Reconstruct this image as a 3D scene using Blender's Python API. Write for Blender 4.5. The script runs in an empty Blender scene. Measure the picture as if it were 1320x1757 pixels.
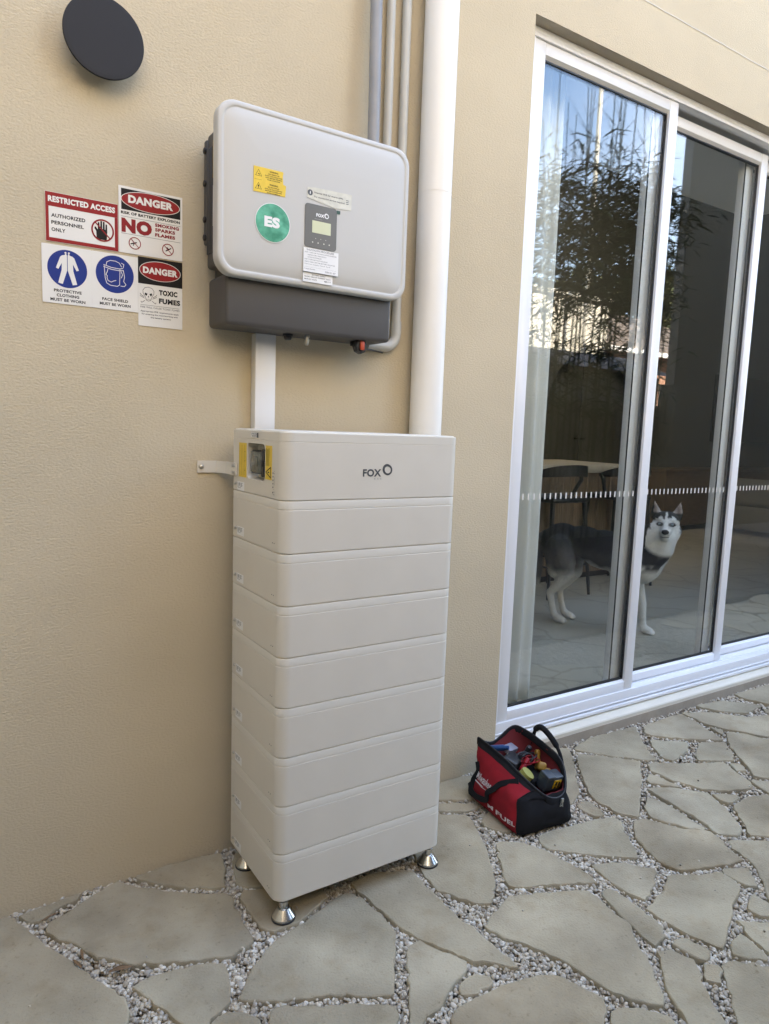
import bpy, bmesh, math, random
import numpy as np
from mathutils import Vector, Matrix
S = bpy.context.scene
R = math.radians
# ---------------------------------------------------------------- camera, light, exposure
cam = bpy.data.objects.new('camera', bpy.data.cameras.new('camera')); S.collection.objects.link(cam)
yaw, pitch, roll, F_PX = 0.5900, -0.1258, 0.0374, 1215.4
f_ = Vector((math.sin(yaw)*math.cos(pitch), math.cos(yaw)*math.cos(pitch), math.sin(pitch)))
r_ = Vector((math.cos(yaw), -math.sin(yaw), 0)); u_ = r_.cross(f_)
r2 = r_*math.cos(roll) + u_*math.sin(roll); u2 = -r_*math.sin(roll) + u_*math.cos(roll)
cam.matrix_world = Matrix(((r2.x, u2.x, -f_.x, -0.7717), (r2.y, u2.y, -f_.y, -2.1549), (r2.z, u2.z, -f_.z, 1.4187), (0, 0, 0, 1)))
cam.data.sensor_fit = 'VERTICAL'; cam.data.sensor_height = 24; cam.data.lens = 24*F_PX/1757
cam.data.shift_x = -23.52/1757; cam.data.shift_y = 10.57/1757
cam.data.clip_start = 0.05; cam.data.clip_end = 1000
S.camera = cam
SUN_EL, SUN_AZ = R(40), R(12)      # the sun stands behind the house: the yard is in open shade
w = bpy.data.worlds.new('World'); S.world = w; w.use_nodes = True
nt = w.node_tree; nt.nodes.clear()
def wn(t, **k):
    n = nt.nodes.new(t)
    for a, b in k.items(): setattr(n, a, b)
    return n
sky = wn('ShaderNodeTexSky', sky_type='NISHITA', sun_disc=False, sun_elevation=SUN_EL, sun_rotation=SUN_AZ, air_density=1.0, dust_density=1.0, ozone_density=2.5)
tc = wn('ShaderNodeTexCoord'); mp = wn('ShaderNodeMapping'); mp.inputs['Scale'].default_value = (1.0, 1.0, 1.8)
nz = wn('ShaderNodeTexNoise'); nz.inputs['Scale'].default_value = 2.2; nz.inputs['Detail'].default_value = 7; nz.inputs['Roughness'].default_value = .58
rmp = wn('ShaderNodeMapRange'); rmp.inputs['From Min'].default_value = .46; rmp.inputs['From Max'].default_value = .78; rmp.inputs['To Max'].default_value = .2
mx = wn('ShaderNodeMix', data_type='RGBA'); mx.inputs['B'].default_value = (11, 10.9, 10.8, 1)
bgn = wn('ShaderNodeBackground'); bgn.inputs['Strength'].default_value = .15
wo = wn('ShaderNodeOutputWorld'); L = nt.links.new
L(tc.outputs['Generated'], mp.inputs['Vector']); L(mp.outputs[0], nz.inputs['Vector']); L(nz.outputs['Fac'], rmp.inputs['Value'])
L(rmp.outputs[0], mx.inputs['Factor']); L(sky.outputs[0], mx.inputs['A']); L(mx.outputs['Result'], bgn.inputs['Color']); L(bgn.outputs[0], wo.inputs['Surface'])
sun = bpy.data.objects.new('sun', bpy.data.lights.new('sun', 'SUN')); S.collection.objects.link(sun)
sun.data.energy = 4.0; sun.data.angle = R(.5); sun.data.color = (1, .94, .84)
sd = Vector((math.sin(SUN_AZ)*math.cos(SUN_EL), math.cos(SUN_AZ)*math.cos(SUN_EL), math.sin(SUN_EL)))
sun.rotation_euler = sd.to_track_quat('Z', 'Y').to_euler(); sun.location = (0, 10, 20)
S.view_settings.view_transform = 'Standard'; S.view_settings.look = 'None'; S.view_settings.gamma = 1
S.view_settings.exposure = 3.4
S.view_settings.use_white_balance = True; S.view_settings.white_balance_temperature = 7050; S.view_settings.white_balance_tint = 11
S.cycles.use_denoising = True; S.cycles.max_bounces = 10; S.cycles.transparent_max_bounces = 24; S.cycles.caustics_reflective = False
S.cycles.sample_clamp_indirect = 6
# ---------------------------------------------------------------- helpers
rnd = random.Random(7); nrs = np.random.RandomState(5)
V3 = Vector
class G:
    def __init__(s): s.v = []; s.f = []; s.m = []; s.sm = []
    def add(s, vs, fs, mi=0, smooth=False):
        o = len(s.v); s.v += [tuple(p) for p in vs]; s.f += [tuple(i+o for i in f) for f in fs]; s.m += [mi]*len(fs); s.sm += [smooth]*len(fs); return s
    def box(s, x0, x1, y0, y1, z0, z1, mi=0):
        return s.add([(x0,y0,z0),(x1,y0,z0),(x1,y1,z0),(x0,y1,z0),(x0,y0,z1),(x1,y0,z1),(x1,y1,z1),(x0,y1,z1)],
                     [(3,2,1,0),(4,5,6,7),(0,1,5,4),(1,2,6,5),(2,3,7,6),(3,0,4,7)], mi)
    def rbox(s, x0, x1, y0, y1, z0, z1, b=.004, seg=2, mi=0, M=None):
        bm = bmesh.new(); bmesh.ops.create_cube(bm, size=1)
        for v in bm.verts: v.co = V3(((x0+x1)/2+v.co.x*(x1-x0), (y0+y1)/2+v.co.y*(y1-y0), (z0+z1)/2+v.co.z*(z1-z0)))
        bmesh.ops.bevel(bm, geom=list(bm.edges), offset=b, segments=seg, profile=.5, affect='EDGES')
        if M is not None: bm.transform(M)
        bm.verts.index_update(); s.add([v.co[:] for v in bm.verts], [[v.index for v in f.verts] for f in bm.faces], mi, True); bm.free(); return s
    def loft(s, rings, mi=0, smooth=True, cap0=True, cap1=True, closed=True):
        n = len(rings[0]); vs = [p for r in rings for p in r]; fs = []
        for i in range(len(rings)-1):
            for j in range(n if closed else n-1):
                k = (j+1) % n; fs.append((i*n+j, i*n+k, (i+1)*n+k, (i+1)*n+j))
        s.add(vs, fs, mi, smooth); o = len(s.v)-len(vs)
        if cap0: s.f.append(tuple(o+j for j in reversed(range(n)))); s.m.append(mi); s.sm.append(False)
        if cap1: s.f.append(tuple(o+(len(rings)-1)*n+j for j in range(n))); s.m.append(mi); s.sm.append(False)
        return s
    def tube(s, path, r, n=12, mi=0, caps=True):
        P = [V3(p) for p in path]; rr = r if hasattr(r, '__len__') else [r]*len(P); rings = []; ref = None
        for i, p in enumerate(P):
            t = (P[min(i+1, len(P)-1)]-P[max(i-1, 0)]).normalized()
            if ref is None: ref = V3((0,0,1)) if abs(t.z) < .9 else V3((1,0,0))
            a = (ref-t*ref.dot(t)).normalized(); b = t.cross(a); ref = a
            rings.append([(p+(a*math.cos(q)+b*math.sin(q))*rr[i])[:] for q in [2*math.pi*k/n for k in range(n)]])
        return s.loft(rings, mi, True, caps, caps)
    def lathe(s, prof, c, ax='z', n=24, mi=0, smooth=True):
        rings = []
        for r, h in prof:
            ring = []
            for k in range(n):
                a = 2*math.pi*k/n; x, y = r*math.cos(a), r*math.sin(a)
                ring.append({'z': (c[0]+x, c[1]+y, c[2]+h), 'y': (c[0]+x, c[1]-h, c[2]+y), 'x': (c[0]-h, c[1]-x, c[2]+y)}[ax])
            rings.append(ring)
        return s.loft(rings, mi, smooth)
    def ell(s, c, rad, M=None, mi=0, sub=2):
        bm = bmesh.new(); bmesh.ops.create_icosphere(bm, subdivisions=sub, radius=1)
        for v in bm.verts:
            q = V3((v.co.x*rad[0], v.co.y*rad[1], v.co.z*rad[2]))
            if M is not None: q = M @ q
            v.co = V3(c)+q
        bm.verts.index_update(); s.add([v.co[:] for v in bm.verts], [[v.index for v in f.verts] for f in bm.faces], mi, True); bm.free(); return s
    # drawing on a plane given by frame (o,u,v): face outward = u x v
    def flat(s, fr, pts, h=0., mi=0):
        o, u, v = fr; n = u.cross(v); a = 0
        for i in range(len(pts)): x0, y0 = pts[i]; x1, y1 = pts[(i+1) % len(pts)]; a += x0*y1-x1*y0
        if a < 0: pts = pts[::-1]
        return s.add([(o+u*x+v*y+n*h)[:] for x, y in pts], [tuple(range(len(pts)))], mi)
    def plate(s, fr, pts, h0, h1, mi=0, smooth=False):
        o, u, v = fr; n = u.cross(v); a = 0
        for i in range(len(pts)): x0, y0 = pts[i]; x1, y1 = pts[(i+1) % len(pts)]; a += x0*y1-x1*y0
        if a < 0: pts = pts[::-1]
        return s.loft([[(o+u*x+v*y+n*h)[:] for x, y in pts] for h in (h0, h1)], mi, smooth)
    def strip(s, fr, pts, wd, h=0., closed=False, mi=0):
        o, u, v = fr; n = u.cross(v); P = [Vector(p).to_2d() if len(p) > 2 else Vector(p) for p in pts]; N = len(P); Lr = []
        for i in range(N):
            a = P[i-1] if (i or closed) else None; b = P[(i+1) % N] if (i < N-1 or closed) else None
            d1 = (P[i]-a).normalized() if a is not None else None; d2 = (b-P[i]).normalized() if b is not None else None
            d1 = d1 or d2; d2 = d2 or d1; t = (d1+d2); t = t.normalized() if t.length > 1e-6 else d1
            m = Vector((-t.y, t.x)); c = max(.5, m.dot(Vector((-d1.y, d1.x)))); Lr.append((P[i]+m*(wd/2/c), P[i]-m*(wd/2/c)))
        vs = []; fs = []
        for a, b in Lr: vs += [(o+u*b.x+v*b.y+n*h)[:], (o+u*a.x+v*a.y+n*h)[:]]
        for i in range(N if closed else N-1): j = (i+1) % N; fs.append((2*i, 2*j, 2*j+1, 2*i+1))
        return s.add(vs, fs, mi)
    def text(s, fr, t, x, y, wd, ht, h=.0004, bold=0., mi=0, shear=0.):
        vs, fs = text_geo(t, bold, shear); o, u, v = fr; n = u.cross(v)
        return s.add([(o+u*(x+a*wd)+v*(y+b*ht)+n*h)[:] for a, b in vs], fs, mi)
_tc = {}
def text_geo(t, bold, shear):
    k = (t, bold, shear)
    if k in _tc: return _tc[k]
    c = bpy.data.curves.new('lettering', 'FONT'); c.body = t; c.offset = bold; c.shear = shear; c.resolution_u = 3; c.space_character = 1+bold*1.6
    o = bpy.data.objects.new('lettering', c); S.collection.objects.link(o)
    dg = bpy.context.evaluated_depsgraph_get(); dg.update(); me = bpy.data.meshes.new_from_object(o.evaluated_get(dg))
    bpy.data.objects.remove(o); bpy.data.curves.remove(c)
    vs = [tuple(v.co[:2]) for v in me.vertices]; fs = [tuple(p.vertices) for p in me.polygons]
    fl = [p.normal.z < 0 for p in me.polygons]; fs = [tuple(reversed(f)) if q else f for f, q in zip(fs, fl)]
    bpy.data.meshes.remove(me)
    x0 = min(p[0] for p in vs); x1 = max(p[0] for p in vs); y0 = min(p[1] for p in vs); y1 = max(p[1] for p in vs)
    vs = [((a-x0)/(x1-x0), (b-y0)/(y1-y0)) for a, b in vs]; _tc[k] = (vs, fs); return _tc[k]
def circ(x, y, r, n=32, ry=None): return [(x+r*math.cos(2*math.pi*k/n), y+(ry or r)*math.sin(2*math.pi*k/n)) for k in range(n)]
def rr(x0, y0, x1, y1, r, n=6):
    P = []
    for cx, cy, a in ((x1-r, y1-r, 0), (x0+r, y1-r, 90), (x0+r, y0+r, 180), (x1-r, y0+r, 270)):
        P += [(cx+r*math.cos(R(a+90*k/n)), cy+r*math.sin(R(a+90*k/n))) for k in range(n+1)]
    return P
def rect(x0, y0, x1, y1): return [(x0, y0), (x1, y0), (x1, y1), (x0, y1)]
WALLF = lambda x, z, y=0.: (V3((x, y, z)), V3((1,0,0)), V3((0,0,1)))     # facing the yard
SIDEF = lambda y, z, x=0.: (V3((x, y, z)), V3((0,-1,0)), V3((0,0,1)))    # facing left
def tag(o, label=None, cat=None, group=None, kind=None):
    for k, v in (('label', label), ('category', cat), ('group', group), ('kind', kind)):
        if v: o[k] = v
    return o
def wpos(o):
    p = V3((0,0,0))
    while o is not None: p += o.location; o = o.parent
    return p
def mesh(name, g, mats, parent=None, at=None, label=None, sharp=None):
    me = bpy.data.meshes.new(name)
    base = wpos(parent) if parent else V3((0,0,0)); loc = V3(at) if at else (V3((0,0,0)) if parent else V3((0,0,0)))
    me.from_pydata([(p[0]-base.x-loc.x*0, p[1]-base.y, p[2]-base.z) for p in g.v] if at is None else g.v, [], g.f)
    for m in (mats if isinstance(mats, (list, tuple)) else [mats]): me.materials.append(m)
    me.polygons.foreach_set('material_index', g.m); me.polygons.foreach_set('use_smooth', g.sm)
    if any(g.sm):
        bm = bmesh.new(); bm.from_mesh(me)
        for e in bm.edges:
            if len(e.link_faces) == 2 and e.calc_face_angle(0) > R(sharp or 38): e.smooth = False
        bm.to_mesh(me); bm.free()
    o = bpy.data.objects.new(name, me); S.collection.objects.link(o)
    if parent: o.parent = parent
    if at: o.location = loc
    if label: o['label'] = label
    me.update(); return o
def thing(name, label, cat, loc=(0,0,0), group=None):
    o = bpy.data.objects.new(name, None); S.collection.objects.link(o); o.location = loc; o.empty_display_size = .1
    return tag(o, label, cat, group)
def top(name, g, m, label, cat, group=None): return tag(mesh(name, g, m), label, cat, group)
def struct(name, g, m): o = mesh(name, g, m); o['kind'] = 'structure'; return o
# ---------------------------------------------------------------- materials
def mat(name, col, rough=.5, metal=0., var=0., vs=6., bump=0., bs=80., stretch=None, spec=.5, coat=0., col2=None, trans=0., island=None, detail=4., bd=.002):
    m = bpy.data.materials.new(name); m.use_nodes = True; n = m.node_tree.nodes; l = m.node_tree.links.new
    b = n['Principled BSDF']; b.inputs['Roughness'].default_value = rough; b.inputs['Metallic'].default_value = metal
    b.inputs['Specular IOR Level'].default_value = spec; b.inputs['Coat Weight'].default_value = coat; b.inputs['Coat Roughness'].default_value = .1
    b.inputs['Base Color'].default_value = (*col, 1)
    tcn = n.new('ShaderNodeTexCoord'); mpn = n.new('ShaderNodeMapping'); l(tcn.outputs['Object'], mpn.inputs['Vector'])
    if stretch: mpn.inputs['Scale'].default_value = stretch
    cs = None
    if var or col2:
        t = n.new('ShaderNodeTexNoise'); t.inputs['Scale'].default_value = vs; t.inputs['Detail'].default_value = 6; l(mpn.outputs[0], t.inputs['Vector'])
        mr = n.new('ShaderNodeMapRange'); mr.inputs['From Min'].default_value = .35; mr.inputs['From Max'].default_value = .65; l(t.outputs['Fac'], mr.inputs['Value'])
        k = n.new('ShaderNodeMix'); k.data_type = 'RGBA'; l(mr.outputs[0], k.inputs['Factor'])
        c2 = col2 or col
        k.inputs['A'].default_value = (*[c*(1-var) for c in col], 1); k.inputs['B'].default_value = (*[min(1, c*(1+var)) for c in c2], 1); cs = k.outputs['Result']
    if island:
        g = n.new('ShaderNodeNewGeometry'); rp = n.new('ShaderNodeValToRGB'); l(g.outputs['Random Per Island'], rp.inputs[0])
        e = rp.color_ramp.elements
        while len(e) < len(island): e.new(.5)
        for i, c in enumerate(island): e[i].position = i/(len(island)-1); e[i].color = (*c, 1)
        if cs is None: cs = rp.outputs[0]
        else:
            k2 = n.new('ShaderNodeMix'); k2.data_type = 'RGBA'; k2.blend_type = 'MULTIPLY'; k2.inputs['Factor'].default_value = 1; l(cs, k2.inputs['A']); l(rp.outputs[0], k2.inputs['B']); cs = k2.outputs['Result']
    if cs is not None: l(cs, b.inputs['Base Color'])
    if bump:
        t = n.new('ShaderNodeTexNoise'); t.inputs['Scale'].default_value = bs; t.inputs['Detail'].default_value = detail; l(mpn.outputs[0], t.inputs['Vector'])
        bp = n.new('ShaderNodeBump'); bp.inputs['Strength'].default_value = bump; bp.inputs['Distance'].default_value = bd; l(t.outputs['Fac'], bp.inputs['Height']); l(bp.outputs[0], b.inputs['Normal'])
    return m
M = {}
M['stucco'] = mat('stucco', (.562, .478, .335), .92, var=.045, vs=1.6, bump=.5, bs=150, stretch=(.75, 1, 1.3), spec=.25, detail=3.5, bd=.005)
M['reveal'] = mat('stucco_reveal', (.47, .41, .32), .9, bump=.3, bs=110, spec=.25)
M['sillpaint'] = mat('sill_paint', (.66, .61, .5), .6, var=.03, bump=.1, bs=60)
M['plinth'] = mat('plinth', (.36, .31, .24), .9, var=.1, bump=.4, bs=90)
M['batt'] = mat('battery_shell', (.665, .625, .54), .36, var=.02, vs=5, bump=.05, bs=900, bd=.0005)
M['battlid'] = mat('battery_lid', (.67, .635, .55), .34)
M['white'] = mat('white_enamel', (.8, .8, .79), .35)
M['invcover'] = mat('inverter_cover', (.52, .51, .475), .42, bump=.03, bs=1200, bd=.0004)
M['darkgrey'] = mat('dark_grey_shell', (.07, .066, .062), .5, spec=.35, bump=.05, bs=900, bd=.0005)
M['black'] = mat('black_plastic', (.02, .02, .021), .45)
M['gasket'] = mat('black_gasket', (.012, .012, .013), .5)
M['alu'] = mat('white_powder_coat', (.78, .79, .8), .3, var=.012, vs=3)
M['pvcgrey'] = mat('grey_conduit', (.27, .275, .28), .4, var=.08, vs=9)
M['pvclight'] = mat('pale_conduit', (.48, .47, .42), .4, var=.04, vs=9)
M['downpipe'] = mat('painted_downpipe', (.84, .81, .74), .4, var=.02, vs=4)
M['steel'] = mat('brushed_steel', (.62, .62, .6), .22, metal=1., bump=.05, bs=300, bd=.0004)
M['zinc'] = mat('zinc', (.55, .55, .53), .35, metal=1.)
M['rubber'] = mat('rubber', (.02, .02, .02), .8)
M['lampdisc'] = mat('anthracite_disc', (.016, .017, .021), .55, spec=.25)
M['lamprim'] = mat('lamp_base', (.12, .12, .12), .5)
M['vinyl'] = mat('white_vinyl', (.74, .725, .68), .35, spec=.35, bump=.12, bs=25, bd=.002)
M['red'] = mat('sign_red', (.27, .008, .012), .4, spec=.25); M['ink'] = mat('black_ink', (.006, .006, .007), .45, spec=.2)
M['blue'] = mat('sign_blue', (.006, .028, .20), .4, spec=.25); M['dred'] = mat('dark_red_ink', (.24, .006, .012), .4, spec=.25)
M['yellow'] = mat('yellow_label', (.75, .52, .04), .4, var=.06, vs=40); M['paper'] = mat('paper_label', (.8, .8, .78), .45); M['film'] = mat('clear_film_label', (.62, .6, .5), .25, var=.06, vs=60)
M['greyink'] = mat('grey_ink', (.07, .075, .08), .4); M['paleink'] = mat('pale_grey_ink', (.3, .3, .29), .4)
M['lcd'] = mat('lcd', (.62, .64, .42), .2); M['greydisplay'] = mat('display_panel', (.13, .125, .11), .3)
M['greensticker'] = mat('foil_green', (.035, .3, .17), .3, metal=.1, var=.25, vs=30, col2=(.10, .38, .25), bump=.25, bs=160, bd=.001)
M['stone'] = mat('sandstone', (.315, .268, .185), .88, var=.08, vs=3.2, bump=.8, bs=150, col2=(.43, .373, .262), spec=.25, island=[(.86,.85,.83),(1,.98,.95),(.92,.93,.93),(1.0,1.0,1.0),(.95,.91,.86)], bd=.003)
M['gravel'] = mat('pebbles', (1.12, 1.08, .98), .75, var=.08, vs=120, island=[(.5,.45,.36),(.28,.23,.17),(.6,.56,.48),(.42,.36,.27),(.68,.65,.58),(.2,.17,.13),(.52,.47,.39),(.34,.31,.27),(.62,.57,.48)])
M['soil'] = mat('soil', (.16, .13, .1), .95, var=.3, vs=30, bump=.6, bs=60)
M['leafdry'] = mat('dry_leaf', (.16, .095, .045), .7, var=.3, vs=60)
M['floor'] = None
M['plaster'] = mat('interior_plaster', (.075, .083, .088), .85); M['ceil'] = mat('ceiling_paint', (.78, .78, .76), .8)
M['oak'] = mat('oak_panel', (.2, .14, .09), .5, var=.25, vs=14, stretch=(6, 6, .5)); M['top'] = mat('stone_top', (.40, .365, .30), .4)
M['stool'] = mat('black_stain', (.015, .015, .016), .4); M['cab'] = mat('cabinet_sage', (.06, .064, .06), .6); M['tv'] = mat('tv_screen', (.012, .013, .014), .12)
M['sofa'] = mat('grey_sofa', (.2, .2, .195), .9, bump=.3, bs=200); M['brown'] = mat('walnut', (.09, .06, .04), .5, var=.2, vs=10, stretch=(1, 6, 6))
M['fence'] = mat('weathered_paling', (.19, .185, .155), .8, var=.25, vs=9, stretch=(5, 5, .6)); M['render2'] = mat('grey_render', (.17, .165, .15), .9, bump=.3, bs=60)
M['whitewall'] = mat('sunlit_render', (.72, .68, .58), .85, var=.03, vs=1); M['brickred'] = mat('brick', (.4, .22, .15), .85, var=.2, vs=6)
M['tile'] = mat('roof_tile', (.16, .125, .1), .7, var=.25, vs=3); M['cane'] = mat('bamboo_cane', (.06, .07, .03), .5, var=.25, vs=5)
M['bleaf'] = mat('bamboo_leaf', (.04, .06, .02), .6, spec=.2, island=[(.02,.032,.01),(.035,.055,.016),(.06,.085,.028),(.028,.042,.014)])
M['treeleaf'] = mat('tree_leaf', (.07, .09, .03), .6, island=[(.05,.07,.02),(.085,.1,.03),(.12,.115,.04),(.06,.08,.025)]); M['bark'] = mat('bark', (.12, .09, .065), .9, bump=.6, bs=30)
def weather(m, scale, lo, hi, amt, tint=(1, 1, 1), stretch=(1, 1, 1), detail=8, rough=.62):
    n = m.node_tree.nodes; l = m.node_tree.links.new; b = n['Principled BSDF']; tcn = n.new('ShaderNodeTexCoord'); mp_ = n.new('ShaderNodeMapping'); mp_.inputs['Scale'].default_value = stretch
    t = n.new('ShaderNodeTexNoise'); t.inputs['Scale'].default_value = scale; t.inputs['Detail'].default_value = detail; t.inputs['Roughness'].default_value = rough
    l(tcn.outputs['Object'], mp_.inputs[0]); l(mp_.outputs[0], t.inputs['Vector']); r = n.new('ShaderNodeMapRange'); r.inputs['From Min'].default_value = lo; r.inputs['From Max'].default_value = hi; r.inputs['To Max'].default_value = amt; l(t.outputs['Fac'], r.inputs['Value'])
    k = n.new('ShaderNodeMix'); k.data_type = 'RGBA'; k.blend_type = 'MULTIPLY'; l(r.outputs[0], k.inputs['Factor']); k.inputs['B'].default_value = (*tint, 1)
    if b.inputs['Base Color'].links: l(b.inputs['Base Color'].links[0].from_socket, k.inputs['A'])
    else: k.inputs['A'].default_value = b.inputs['Base Color'].default_value
    l(k.outputs['Result'], b.inputs['Base Color'])
weather(M['stone'], 9, .52, .72, .55, (.72, .64, .52)); weather(M['stone'], 55, .60, .72, .5, (.55, .5, .42), detail=4); weather(M['stone'], 2.1, .45, .62, .45, (.80, .79, .74)); weather(M['stone'], 320, .62, .7, .35, (.4, .36, .3), detail=2)
weather(M['stucco'], 2.4, .5, .75, .35, (.86, .84, .8), (1, 1, .55)); weather(M['stucco'], 14, .62, .8, .3, (.82, .78, .7))
weather(M['batt'], 7, .55, .8, .25, (.86, .85, .83)); weather(M['plinth'], 12, .5, .7, .5, (.6, .55, .48))
def glass_mat(name, tint, gain=1.):
    m = bpy.data.materials.new(name); m.use_nodes = True; n = m.node_tree.nodes; l = m.node_tree.links.new; n.clear()
    o = n.new('ShaderNodeOutputMaterial'); t = n.new('ShaderNodeBsdfTransparent'); t.inputs[0].default_value = (*tint, 1)
    g = n.new('ShaderNodeBsdfGlossy'); g.inputs['Roughness'].default_value = 0; g.inputs[0].default_value = (1, 1, 1, 1)
    fr = n.new('ShaderNodeFresnel'); ge = n.new('ShaderNodeNewGeometry'); mm = n.new('ShaderNodeMapRange')
    mm.inputs['To Min'].default_value = 1.6; mm.inputs['To Max'].default_value = 1/1.6; l(ge.outputs['Backfacing'], mm.inputs['Value']); l(mm.outputs[0], fr.inputs['IOR'])
    mu = n.new('ShaderNodeMath'); mu.operation = 'MULTIPLY'; mu.inputs[1].default_value = gain; mu.use_clamp = True; l(fr.outputs[0], mu.inputs[0])
    s = n.new('ShaderNodeMixShader'); l(mu.outputs[0], s.inputs[0]); l(t.outputs[0], s.inputs[1]); l(g.outputs[0], s.inputs[2]); l(s.outputs[0], o.inputs['Surface']); return m
M['glass'] = glass_mat('tinted_glass', (.96, .975, .965), 1.15)
def marble():
    m = mat('marble_tile', (.41, .395, .32), .34, var=.06, vs=2.5); n = m.node_tree.nodes; l = m.node_tree.links.new; b = n['Principled BSDF']
    tcn = n.new('ShaderNodeTexCoord'); t = n.new('ShaderNodeTexNoise'); t.inputs['Scale'].default_value = 2.; t.inputs['Detail'].default_value = 6
    mx = n.new('ShaderNodeMix'); mx.data_type = 'RGBA'; mx.inputs['Factor'].default_value = .35
    l(tcn.outputs['Object'], t.inputs['Vector']); l(tcn.outputs['Object'], mx.inputs['A']); l(t.outputs['Color'], mx.inputs['B'])
    v = n.new('ShaderNodeTexVoronoi'); v.feature = 'DISTANCE_TO_EDGE'; v.inputs['Scale'].default_value = 2.6; l(mx.outputs['Result'], v.inputs['Vector'])
    r = n.new('ShaderNodeMapRange'); r.inputs['From Max'].default_value = .035; r.inputs['To Min'].default_value = .72; l(v.outputs['Distance'], r.inputs['Value'])
    k = n.new('ShaderNodeMix'); k.data_type = 'RGBA'; k.blend_type = 'MULTIPLY'; k.inputs['Factor'].default_value = 1
    src = b.inputs['Base Color'].links[0].from_socket; l(src, k.inputs['A']); l(r.outputs[0], k.inputs['B']); l(k.outputs['Result'], b.inputs['Base Color']); return m
M['floor'] = marble()
def curtain_mat():
    m = bpy.data.materials.new('sheer_curtain'); m.use_nodes = True; n = m.node_tree.nodes; l = m.node_tree.links.new; n.clear()
    o = n.new('ShaderNodeOutputMaterial'); d = n.new('ShaderNodeBsdfDiffuse'); d.inputs[0].default_value = (.86, .88, .85, 1); t = n.new('ShaderNodeBsdfTranslucent'); t.inputs[0].default_value = (.7, .72, .7, 1)
    s = n.new('ShaderNodeMixShader'); s.inputs[0].default_value = .22; l(d.outputs[0], s.inputs[1]); l(t.outputs[0], s.inputs[2]); l(s.outputs[0], o.inputs['Surface']); return m
M['curtain'] = curtain_mat()
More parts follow.
